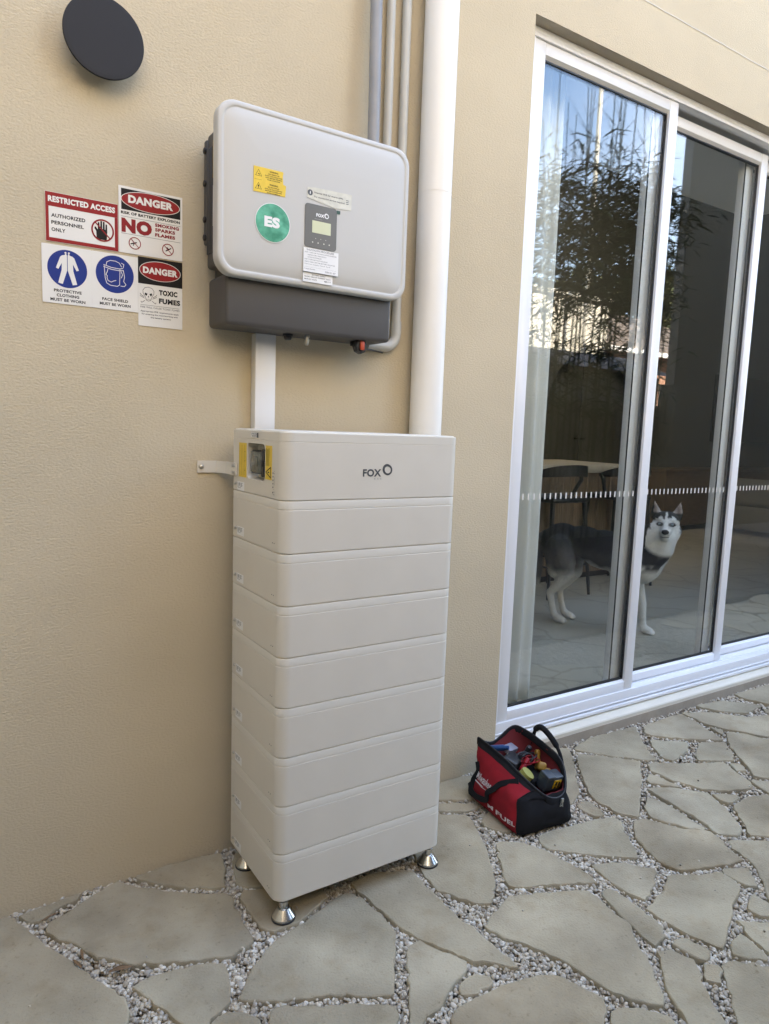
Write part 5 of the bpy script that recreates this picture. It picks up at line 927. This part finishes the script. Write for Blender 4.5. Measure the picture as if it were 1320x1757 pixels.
fr = (Mt @ V3((0, -.0266, 0)), (Mt.to_3x3() @ V3((1, 0, 0))), (Mt.to_3x3() @ V3((0, 0, 1)))); g = G(); g.flat(fr, rect(.002, -.008, .012, .008), .0003); g.flat(fr, rect(.018, -.018, .027, .006), .0003); g.flat(fr, rect(.002, -.02, .012, -.013), .0003); mesh('slots', g, M['black'], c)
g = G(); g.rbox(-.034, .034, -.016, .016, -.016, .016, .008, 3, 0, T(1.152, -.33, .150, .9, .2, .5)); g.rbox(-.012, .012, -.014, .014, -.04, .0, .005, 2, 0, T(1.165, -.352, .150, .9, .2, .5)); top('cordless_tool', g, mat('tool_yellow_dark', (.28, .15, .02), .45), 'yellow cordless tool lying among cables in the tool bag', 'cordless tool')
def driver(x, y, z, rz, rx, hm, lab):
    c = thing('screwdriver', lab, 'screwdriver', (x, y, z)); Mt = T(x, y, z, rz, rx)
    g = G(); g.lathe([(.006, -.03), (.0115, -.026), (.012, -.008), (.009, .006), (.0115, .016), (.0105, .03), (.005, .034)], (0, 0, 0), n=10); g.v = [(Mt @ V3(p))[:] for p in g.v]; mesh('handle', g, hm, c)
    g = G(); g.tube([(0, 0, -.03), (0, 0, -.11)], .003, 8); g.v = [(Mt @ V3(p))[:] for p in g.v]; mesh('shaft', g, M['steel'], c)
driver(1.165, -.235, .165, .4, .5, M['black'], 'black handled screwdriver standing near the far rim of the bag')
driver(1.095, -.30, .155, 1.9, 1.0, M['dred'], 'dark red handled screwdriver lying across the middle of the bag')
driver(1.175, -.29, .160, 2.6, .5, mat('dark_amber', (.2, .1, .01), .3), 'amber handled screwdriver leaning on the right side of the bag')
g = G(); g.rbox(-.045, .045, -.028, .028, -.018, .018, .01, 3, 0, T(1.10, -.345, .118, .2, .15, .1)); g.rbox(-.05, .05, -.05, .05, -.02, .0, .012, 3, 0, T(1.13, -.27, .118, .6, .1, -.1)); top('tool_roll', g, M['canvas'], 'dark folded cloth lying under the tools in the bag', 'cloth')
rnd.seed(5)
for k, lb in enumerate(('black cable looped loosely over the tools in the bag', 'thin dark red test lead curled in the tool bag')):
    cx_, cy_ = ((1.135, -.27), (1.125, -.3), (1.1, -.322))[k]; pp = []
    for i in range(50): a = i*.33; q = .026+.010*math.sin(i*.21+k); pp.append((cx_+q*math.cos(a)*1.1, cy_+q*math.sin(a), .163+.007*math.sin(i*.4+k)+i*.0002))
    g = G(); g.tube(pp[:(50, 40, 16)[k]], (.0032, .0024, .0034)[k], 7); top('cable', g, (M['black'], M['dred'], M['tapeyellow'])[k], lb, 'cable')
# ---- dry leaves caught in the joints
def dry(x, y, z, l, w_, a, lab):
    rings = []; n = 9
    for k in range(n+1):
        t = k/n; h = w_*math.sin(math.pi*min(.97, t+.03))**.8+.0006; cu = .002*math.sin(t*3.1); c_, s_ = math.cos(a), math.sin(a)
        rings.append([(x+(t-.5)*l*c_-q*h*s_, y+(t-.5)*l*s_+q*h*c_, z+cu+.35*h*abs(q)) for q in (-1, -.5, 0, .5, 1)])
    g = G(); g.loft(rings, 0, True, False, False, closed=False); o = top('dry_leaf', g, M['leafdry'], lab, 'leaf', 'dry leaves in the joints'); so = o.modifiers.new('thickness', 'SOLIDIFY'); so.thickness = .0006
dry(-.402, -.392, .003, .06, .008, -.22, 'broad brown dry leaf lying on the pebbles below the big central flagstone')
dry(-.494, -.315, .002, .047, .004, -1.25, 'narrow dark dry leaf beside the edge of the bottom-left flagstone')
dry(-.478, -.288, .004, .045, .003, -1.6, 'curled narrow dry leaf standing in the gap left of the central flagstone')
dry(-.526, -.085, .002, .05, .003, .3, 'slim dry leaf on the sliver of stone by the wall, far left')
# ================================================================ husky behind the glass
DO = V3((2.95, 1.0, .12)); DF = V3((.349, -.937, 0)); DL = V3((.937, .349, 0)); DZ = V3((0, 0, 1))
D = lambda f, l, z: DO+DF*f+DL*l+DZ*z
dog = thing('dog', 'grey, black and white husky standing indoors behind the glass, looking at the camera', 'dog', D(0, .05, 0)[:])
HC = D(.42, .055, .742)                                  # centre of the head
hf = (V3((-.7717, -2.1549, 1.30))-HC).normalized(); hr = V3((-hf.y, hf.x, 0)).normalized(); hr = -hr if hr.dot(V3((1, -.6, 0))) < 0 else hr; hu = hr.cross(hf); hu = hu if hu.z > 0 else -hu
HM = lambda a, b_, c_: HC+hr*a+hu*b_+hf*c_               # right (in the picture), up, towards the viewer
def seg(g, a, ra, b_, rb, n=14):
    a, b_ = V3(a), V3(b_); t = (b_-a); Ln = t.length; t.normalize(); ref = V3((0, 0, 1)) if abs(t.z) < .9 else V3((1, 0, 0)); u = (ref-t*ref.dot(t)).normalized(); v = t.cross(u); rings = []
    for k in range(-5, 1): q = R(90*k/5); rings.append([(a+t*(ra*math.sin(q))+(u*math.cos(w_)+v*math.sin(w_))*max(ra*math.cos(q), .0004))[:] for w_ in [2*math.pi*i/n for i in range(n)]])
    for k in range(0, 6): q = R(90*k/5); rings.append([(b_+t*(rb*math.sin(q))+(u*math.cos(w_)+v*math.sin(w_))*max(rb*math.cos(q), .0004))[:] for w_ in [2*math.pi*i/n for i in range(n)]])
    g.loft(rings, 0, True)
def chain(g, P, mir=None):
    for (a, ra), (b_, rb) in zip(P[:-1], P[1:]): seg(g, a, ra, b_, rb)
BM = Matrix((( DF.x, DL.x, 0), (DF.y, DL.y, 0), (0, 0, 1)))
def bell(g, f, l, z, rad, pit=0): g.ell(D(f, l, z), rad, BM @ Matrix.Rotation(pit, 3, 'Y'), sub=3)
g = G(); cl = .05
bell(g, .20, cl, .515, (.175, .112, .165), .15)           # rib cage
bell(g, .31, cl, .50, (.12, .105, .155), .3)              # breast
bell(g, .05, cl, .54, (.20, .100, .135), .06)
bell(g, -.12, cl, .575, (.17, .088, .110), -.05)          # loin, tucked belly
bell(g, -.27, cl, .565, (.145, .098, .125), -.25)         # rump
bell(g, .19, cl, .60, (.14, .075, .09), 0)                # withers
chain(g, [(D(.24, cl, .60), .115), (D(.33, cl, .635), .105), (D(.39, cl+.0, .69), .092)])      # neck
chain(g, [(D(.34, cl, .52), .10), (D(.40, cl, .60), .085), (D(.415, cl, .665), .08)])           # throat ruff
# hind legs: thigh, stifle forward, hock behind, near-vertical shank, paw
for s_, pf, pl in ((-1, -.232, -.02), (1, -.235, .135)):
    hl = cl+s_*.062
    chain(g, [(D(-.25, hl, .53), .098), (D(-.215, hl+s_*.012, .43), .082), (D(-.195, (hl+pl)/2, .355), .058), (D(-.25, pl, .265), .037), (D(-.302, pl, .205), .0265)])
    chain(g, [(D(-.285, hl, .50), .085), (D(-.275, (hl+pl)/2, .36), .052)])
    chain(g, [(D(-.302, pl, .205), .027), (D(-.284, pl, .12), .0225), (D(-.262, pl, .055), .024), (D(-.24, pl, .032), .029), (D(-.20, pl, .024), .0255)])
    for q in (-1.5, -.5, .5, 1.5): seg(g, D(-.215, pl+q*.012, .024), .0135, D(-.184+.004*(abs(q) < 1), pl+q*.0135, .016), .0125, 8)
    seg(g, D(-.318, pl, .213), .013, D(-.304, pl, .19), .02, 8)
# forelegs
for s_, pf, pl in ((-1, .158, -.038), (1, .30, .125)):
    sl = cl+s_*.07
    chain(g, [(D(.27, sl, .50), .078), (D(.215+(pf-.2)*.3, sl, .40), .058), (D(.20+(pf-.2)*.5, (sl+pl)/2, .335), .044), (D(pf-.01, pl, .20), .0305), (D(pf, pl, .115), .025), (D(pf+.006, pl, .055), .024), (D(pf+.022, pl, .032), .029), (D(pf+.055, pl, .024), .026)])
    for q in (-1.5, -.5, .5, 1.5): seg(g, D(pf+.045, pl+q*.0125, .024), .0135, D(pf+.074+.004*(abs(q) < 1), pl+q*.014, .016), .0125, 8)
# sheath and tail
seg(g, D(-.10, cl, .475), .028, D(-.03, cl, .455), .018)
chain(g, [(D(-.385, cl, .60), .036), (D(-.435, cl-.01, .545), .046), (D(-.455, cl-.015, .44), .052), (D(-.445, cl-.015, .33), .045), (D(-.43, cl-.015, .25), .024)])
# head
def hell(a, b_, c_, rad, pit=0, yw=0): g.ell(HM(a, b_, c_), rad, Matrix(((hr.x, hu.x, hf.x), (hr.y, hu.y, hf.y), (hr.z, hu.z, hf.z))) @ Matrix.Rotation(pit, 3, 'X') @ Matrix.Rotation(yw, 3, 'Y'), sub=3)
hell(0, .030, -.04, (.083, .070, .095)); hell(0, -.030, -.03, (.098, .074, .07))       # skull, cheeks
for s_ in (-1, 1):
    hell(s_*.055, -.045, -.012, (.036, .05, .042)); hell(s_*.030, .040, .022, (.028, .018, .030))       # cheek fur, brow
hell(0, -.085, -.045, (.078, .062, .06)); hell(0, -.125, -.06, (.055, .05, .055))      # ruff below the jaw
chain(g, [(HM(0, .0, .03), .050), (HM(0, -.030, .078), .037), (HM(0, -.040, .120), .0285)])   # muzzle, foreshortened
chain(g, [(HM(0, -.062, .03), .037), (HM(0, -.071, .095), .022)])                       # lower jaw
seg(g, HM(0, .03, .02), .030, HM(0, -.012, .085), .022)                                 # bridge
for s_ in (-1, 1):        # ears: cupped cones
    b0, t0 = HM(s_*.056, .048, -.04), HM(s_*.080, .166, -.035); rings = []
    for k in range(9):
        t = k/8; w_ = .036*(1-t)**.8*(1+.35*math.sin(t*3.14))+.002; d_ = .017*(1-t)+.002; c = b0.lerp(t0, t)
        rings.append([(c+hr*(w_*math.cos(q))+hf*(d_*math.sin(q)-(.010*(1-t) if math.sin(q) > .3 else 0)))[:] for q in [2*math.pi*i/16 for i in range(16)]])
    g.loft(rings, 0, True)
base = mesh('tmp', g, M['black'])
md = base.modifiers.new('r', 'REMESH'); md.mode = 'VOXEL'; md.voxel_size = .0055; md.use_smooth_shade = True
ms = base.modifiers.new('s', 'SMOOTH'); ms.factor = .5; ms.iterations = 12
dg = bpy.context.evaluated_depsgraph_get(); dg.update(); dm = bpy.data.meshes.new_from_object(base.evaluated_get(dg)); old = base.data; bpy.data.objects.remove(base); bpy.data.meshes.remove(old)
dm.name = 'body'; nv = len(dm.vertices); co = np.empty(nv*3, np.float32); dm.vertices.foreach_get('co', co); co = co.reshape(-1, 3)
nrm = np.empty(nv*3, np.float32); dm.vertices.foreach_get('normal', nrm); nrm = nrm.reshape(-1, 3)
o_ = np.array(DO); f = (co-o_)@np.array(DF); l = (co-o_)@np.array(DL)-cl; z = co[:, 2]-o_[2]
hc = co-np.array(HC); ha_, hb_, hd_ = hc@np.array(hr), hc@np.array(hu), hc@np.array(hf)
sn = lambda s_, q=0: (np.sin(f*s_+q)*np.sin(z*s_*.8+q*2)*np.sin(l*s_*1.2+1+q))
wob = sn(38)*.012+sn(90, 1)*.006
st = lambda e0, e1, x: np.clip((x-e0)/(e1-e0), 0, 1)
C = np.zeros((nv, 3)); BLK, GRY, LGY, WHT, CRM = [np.array(c) for c in ((.018, .019, .021), (.065, .064, .065), (.16, .157, .15), (.78, .77, .72), (.56, .51, .42))]
mixc = lambda A, B_, t: A*(1-t[:, None])+B_*t[:, None]
# trunk: white belly and legs, grey flank and haunch, black saddle
low = .44+.12*st(-.05, -.33, f)*0-.02*np.sin(f*9)+wob; C[:] = mixc(np.tile(WHT, (nv, 1)), GRY, st(low-.035, low+.02, z))
haun = st(-.07, -.16, f); hz = .345+wob; C = mixc(C, mixc(np.tile(LGY*.75, (nv, 1)), GRY*.8, st(.5, .62, z)), haun*st(hz-.05, hz+.05, z))
sad = st(.50+wob*2, .56+wob*2, z)*st(-.22, -.05, f+wob*3)*(f < .34); C = mixc(C, BLK*1.5, sad*.92)
C = mixc(C, BLK, st(.60, .66, z+wob)*st(-.42, -.2, f))
C = mixc(C, GRY*1.3, .5*st(.56, .50, np.abs(z-.55)+.5)*st(.05, .0, np.abs(f+.15)-.12)*0)
C = mixc(C, BLK, st(.17, .22, f+wob)*st(.50, .54, z-.3*(f-.25)+wob)*(f < .40)*st(.0, .03, np.abs(l)-.00+.0*f+.02)*1.0)
C = mixc(C, BLK, st(.18, .22, f+wob)*st(.42, .46, z-.25*(f-.25)+wob*1.5)*st(.42, .40, f)*.97); front = st(.275, .315, f+wob*.8)*np.maximum(st(.50, .46, z+wob*1.5+.4*(l+.02)*0-.0), st(-.035, -.005, l+wob*1.5+.25*(.56-z))*st(.66, .62, z)); C = mixc(C, WHT, front*.97)                       # white breast
# dark shoulder tongue on the near side of the breast
tong = st(.035, .02, np.abs((l+.055)-.35*(z-.5)+wob))*st(.43, .47, z)*st(.24, .27, f); C = mixc(C, BLK, tong*.92)
tong2 = st(.022, .01, np.abs((l+.012)-.32*(z-.55)+wob))*st(.50, .54, z)*st(.28, .31, f); C = mixc(C, BLK, tong2*.9)
C = mixc(C, WHT*.97, st(.36, .30, z+wob)); C = mixc(C, CRM, .55*st(-.25, -.3, f)*st(.27, .32, z)*st(.42, .36, z))
tail = st(-.40, -.43, f+.25*(z-.55)); C = mixc(C, mixc(np.tile(LGY, (nv, 1)), GRY, st(.5, .58, z)), tail*st(.2, .3, z))
# head
hd = (st(.185, .165, np.sqrt(ha_**2+(hb_*.9+.0)**2+(hd_*.8)**2))*(f > .33)); w2 = .004*np.sin(ha_*160)*np.sin(hb_*130+1)+.003*np.sin(hb_*300+ha_*200)
face = np.tile(WHT, (nv, 1)); aa = np.abs(ha_)
line = .052-.26*np.clip(aa-.022, 0, .1)-.022*np.clip(1-np.abs(aa-.034)/.018, 0, 1)*(-1)
cap = st(-.004, .004, hb_-(.050+.016*np.clip(1-np.abs(aa-.036)/.02, 0, 1)-.75*np.clip(aa-.055, 0, .2))-w2*1.2)
face = mixc(face, BLK*1.2, cap)
bl = st(.0075, .0045, aa+w2*.3-.05*np.clip(.088-hb_, 0, .1))*st(.095, .088, hb_); face = mixc(face, WHT, bl*(hd_ > -.02))          # blaze
face = mixc(face, BLK*1.2, st(.086, .094, aa+w2)*st(-.03, -.01, hb_)*(1-0*aa)); face = mixc(face, BLK*1.1, st(-.035, -.055, hd_+w2)*st(-.06, -.03, hb_))
eye = np.sqrt(((aa-.037)/.022)**2+((hb_-.0135)/.0135)**2); face = mixc(face, BLK, st(1.15, .85, eye)*(hd_ > 0)*.9)
face = mixc(face, GRY*1.5, st(.012, .006, np.abs(aa-.020-.1*np.clip(.02-hb_, 0, .1)))*st(-.02, .0, hb_)*st(.035, .02, hb_)*.35)
nrf = nrm@np.array(hf); ear = st(.082, .092, hb_-.0*aa)*(aa > .03)
face = mixc(face, BLK*1.3, ear); inn = ear*st(.2, .6, nrf); face = mixc(face, mixc(np.tile(np.array((.50, .45, .42)), (nv, 1)), np.array((.22, .15, .14)), st(.020, .006, np.abs(aa-.074+.05*(hb_-.11)))*st(.15, .12, hb_)*.7), inn)
face = mixc(face, BLK, st(.0035, .0015, np.abs(hb_+.068-.0+.12*aa*(-1)+.0))*st(.075, .085, hd_)*(aa < .026)*.85)
face = mixc(face, BLK*1.2, st(.080, .092, aa+w2)*st(-.05, -.02, hb_)*st(.02, .0, hd_)*(1-ear))
C = mixc(C, face, hd)
# collar
g2 = .93+.14*nrs.rand(nv); C *= g2[:, None]; C = np.clip(C, 0, 1)
at_ = dm.color_attributes.new('fur', 'FLOAT_COLOR', 'POINT'); at_.data.foreach_set('color', np.concatenate([C, np.ones((nv, 1))], 1).astype(np.float32).reshape(-1))
def furmat(name):
    m = mat(name, (.5, .5, .5), .85, bump=.7, bs=260, stretch=(1, 1, .45), bd=.004, spec=.2); n = m.node_tree.nodes; l_ = m.node_tree.links.new; a = n.new('ShaderNodeVertexColor'); a.layer_name = 'fur'
    t = n.new('ShaderNodeTexNoise'); t.inputs['Scale'].default_value = 190; t.inputs['Detail'].default_value = 3; mr = n.new('ShaderNodeMapRange'); mr.inputs['To Min'].default_value = .55; mr.inputs['To Max'].default_value = 1.35
    k = n.new('ShaderNodeVectorMath'); k.operation = 'SCALE'; l_(t.outputs['Fac'], mr.inputs['Value']); l_(a.outputs[0], k.inputs[0]); l_(mr.outputs[0], k.inputs['Scale']); l_(k.outputs[0], n['Principled BSDF'].inputs['Base Color']); return m
M['fur'] = furmat('fur')
dm.materials.clear(); dm.materials.append(M['fur'])
b0 = wpos(dog); co2 = co-np.array(b0, dtype=np.float32); dm.vertices.foreach_set('co', co2.reshape(-1).astype(np.float32)); dm.update()
ob = bpy.data.objects.new('body', dm); S.collection.objects.link(ob); ob.parent = dog
# short guard hairs lying along the coat
nh = 26000; pick = nrs.choice(nv, nh); base_ = co2[pick]; N_h = nrm[pick]; Cc = C[pick]; fz = z[pick]; ff = f[pick]; isH = hd[pick] > .5; earm = (hb_[pick] > .075) & isH; muz = (isH & (hd_[pick] > .03))
flow = np.where(isH[:, None], hc[pick]*1.0-np.array(hf)*.10, np.array(-DF)*1.0+np.array([0, 0, -.45])); flow = np.where((fz < .33)[:, None], np.array([0, 0, -1.0]), flow)
flow = flow-N_h*(flow*N_h).sum(1)[:, None]; flow /= np.linalg.norm(flow, axis=1)[:, None]+1e-6
ln = nrs.uniform(.010, .022, nh); ln = np.where(fz < .30, ln*.45, ln); ln = np.where(isH, ln*.5, ln); ln = np.where(muz | earm, ln*.35, ln); ln = np.where((ff < -.4), ln*1.5, ln)
dirn = flow+N_h*nrs.uniform(.10, .38, nh)[:, None]+nrs.normal(0, .16, (nh, 3)); dirn /= np.linalg.norm(dirn, axis=1)[:, None]
sd_ = np.cross(dirn, N_h); sd_ /= np.linalg.norm(sd_, axis=1)[:, None]+1e-6; wd_ = np.where(muz, .0006, .0011)[:, None]
tri = np.stack([base_-sd_*wd_-N_h*.001, base_+sd_*wd_-N_h*.001, base_+dirn*ln[:, None]], 1).reshape(-1, 3); me = bpy.data.meshes.new('coat'); me.vertices.add(nh*3); me.vertices.foreach_set('co', tri.reshape(-1).astype(np.float32))
me.loops.add(nh*3); me.loops.foreach_set('vertex_index', np.arange(nh*3, dtype=np.int32)); me.polygons.add(nh); me.polygons.foreach_set('loop_start', np.arange(0, nh*3, 3, dtype=np.int32)); me.polygons.foreach_set('loop_total', np.full(nh, 3, dtype=np.int32)); me.update(calc_edges=True)
hcol = np.repeat(np.clip(Cc*nrs.uniform(.75, 1.35, nh)[:, None], 0, 1), 3, 0); a_ = me.color_attributes.new('fur', 'FLOAT_COLOR', 'POINT'); a_.data.foreach_set('color', np.concatenate([hcol, np.ones((nh*3, 1))], 1).astype(np.float32).reshape(-1)); me.materials.append(M['fur'])
oc = bpy.data.objects.new('coat', me); S.collection.objects.link(oc); oc.parent = dog
# nose, eyes, mouth corner, collar
g = G(); hm = Matrix(((hr.x, hu.x, hf.x), (hr.y, hu.y, hf.y), (hr.z, hu.z, hf.z))); g.ell(HM(0, -.033, .146), (.0225, .0165, .013), hm, sub=3); g.ell(HM(0, -.043, .143), (.008, .009, .008), hm); mesh('nose', g, mat('dog_nose', (.012, .012, .013), .4, bump=.3, bs=900), dog)
iris = mat('pale_blue_iris', (.28, .38, .42), .15); 
for s_ in (-1, 1):
    ec = HM(s_*.037, .0135, .054); g = G(); g.ell(ec, (.0165, .0125, .009), hm, 0, 3); g.ell(ec+hf*.0052, (.0092, .0092, .0058), hm, 1, 3); g.ell(ec+hf*.0096, (.0034, .0034, .0022), hm, 0, 2); mesh('eye', g, [M['black'], iris], dog)
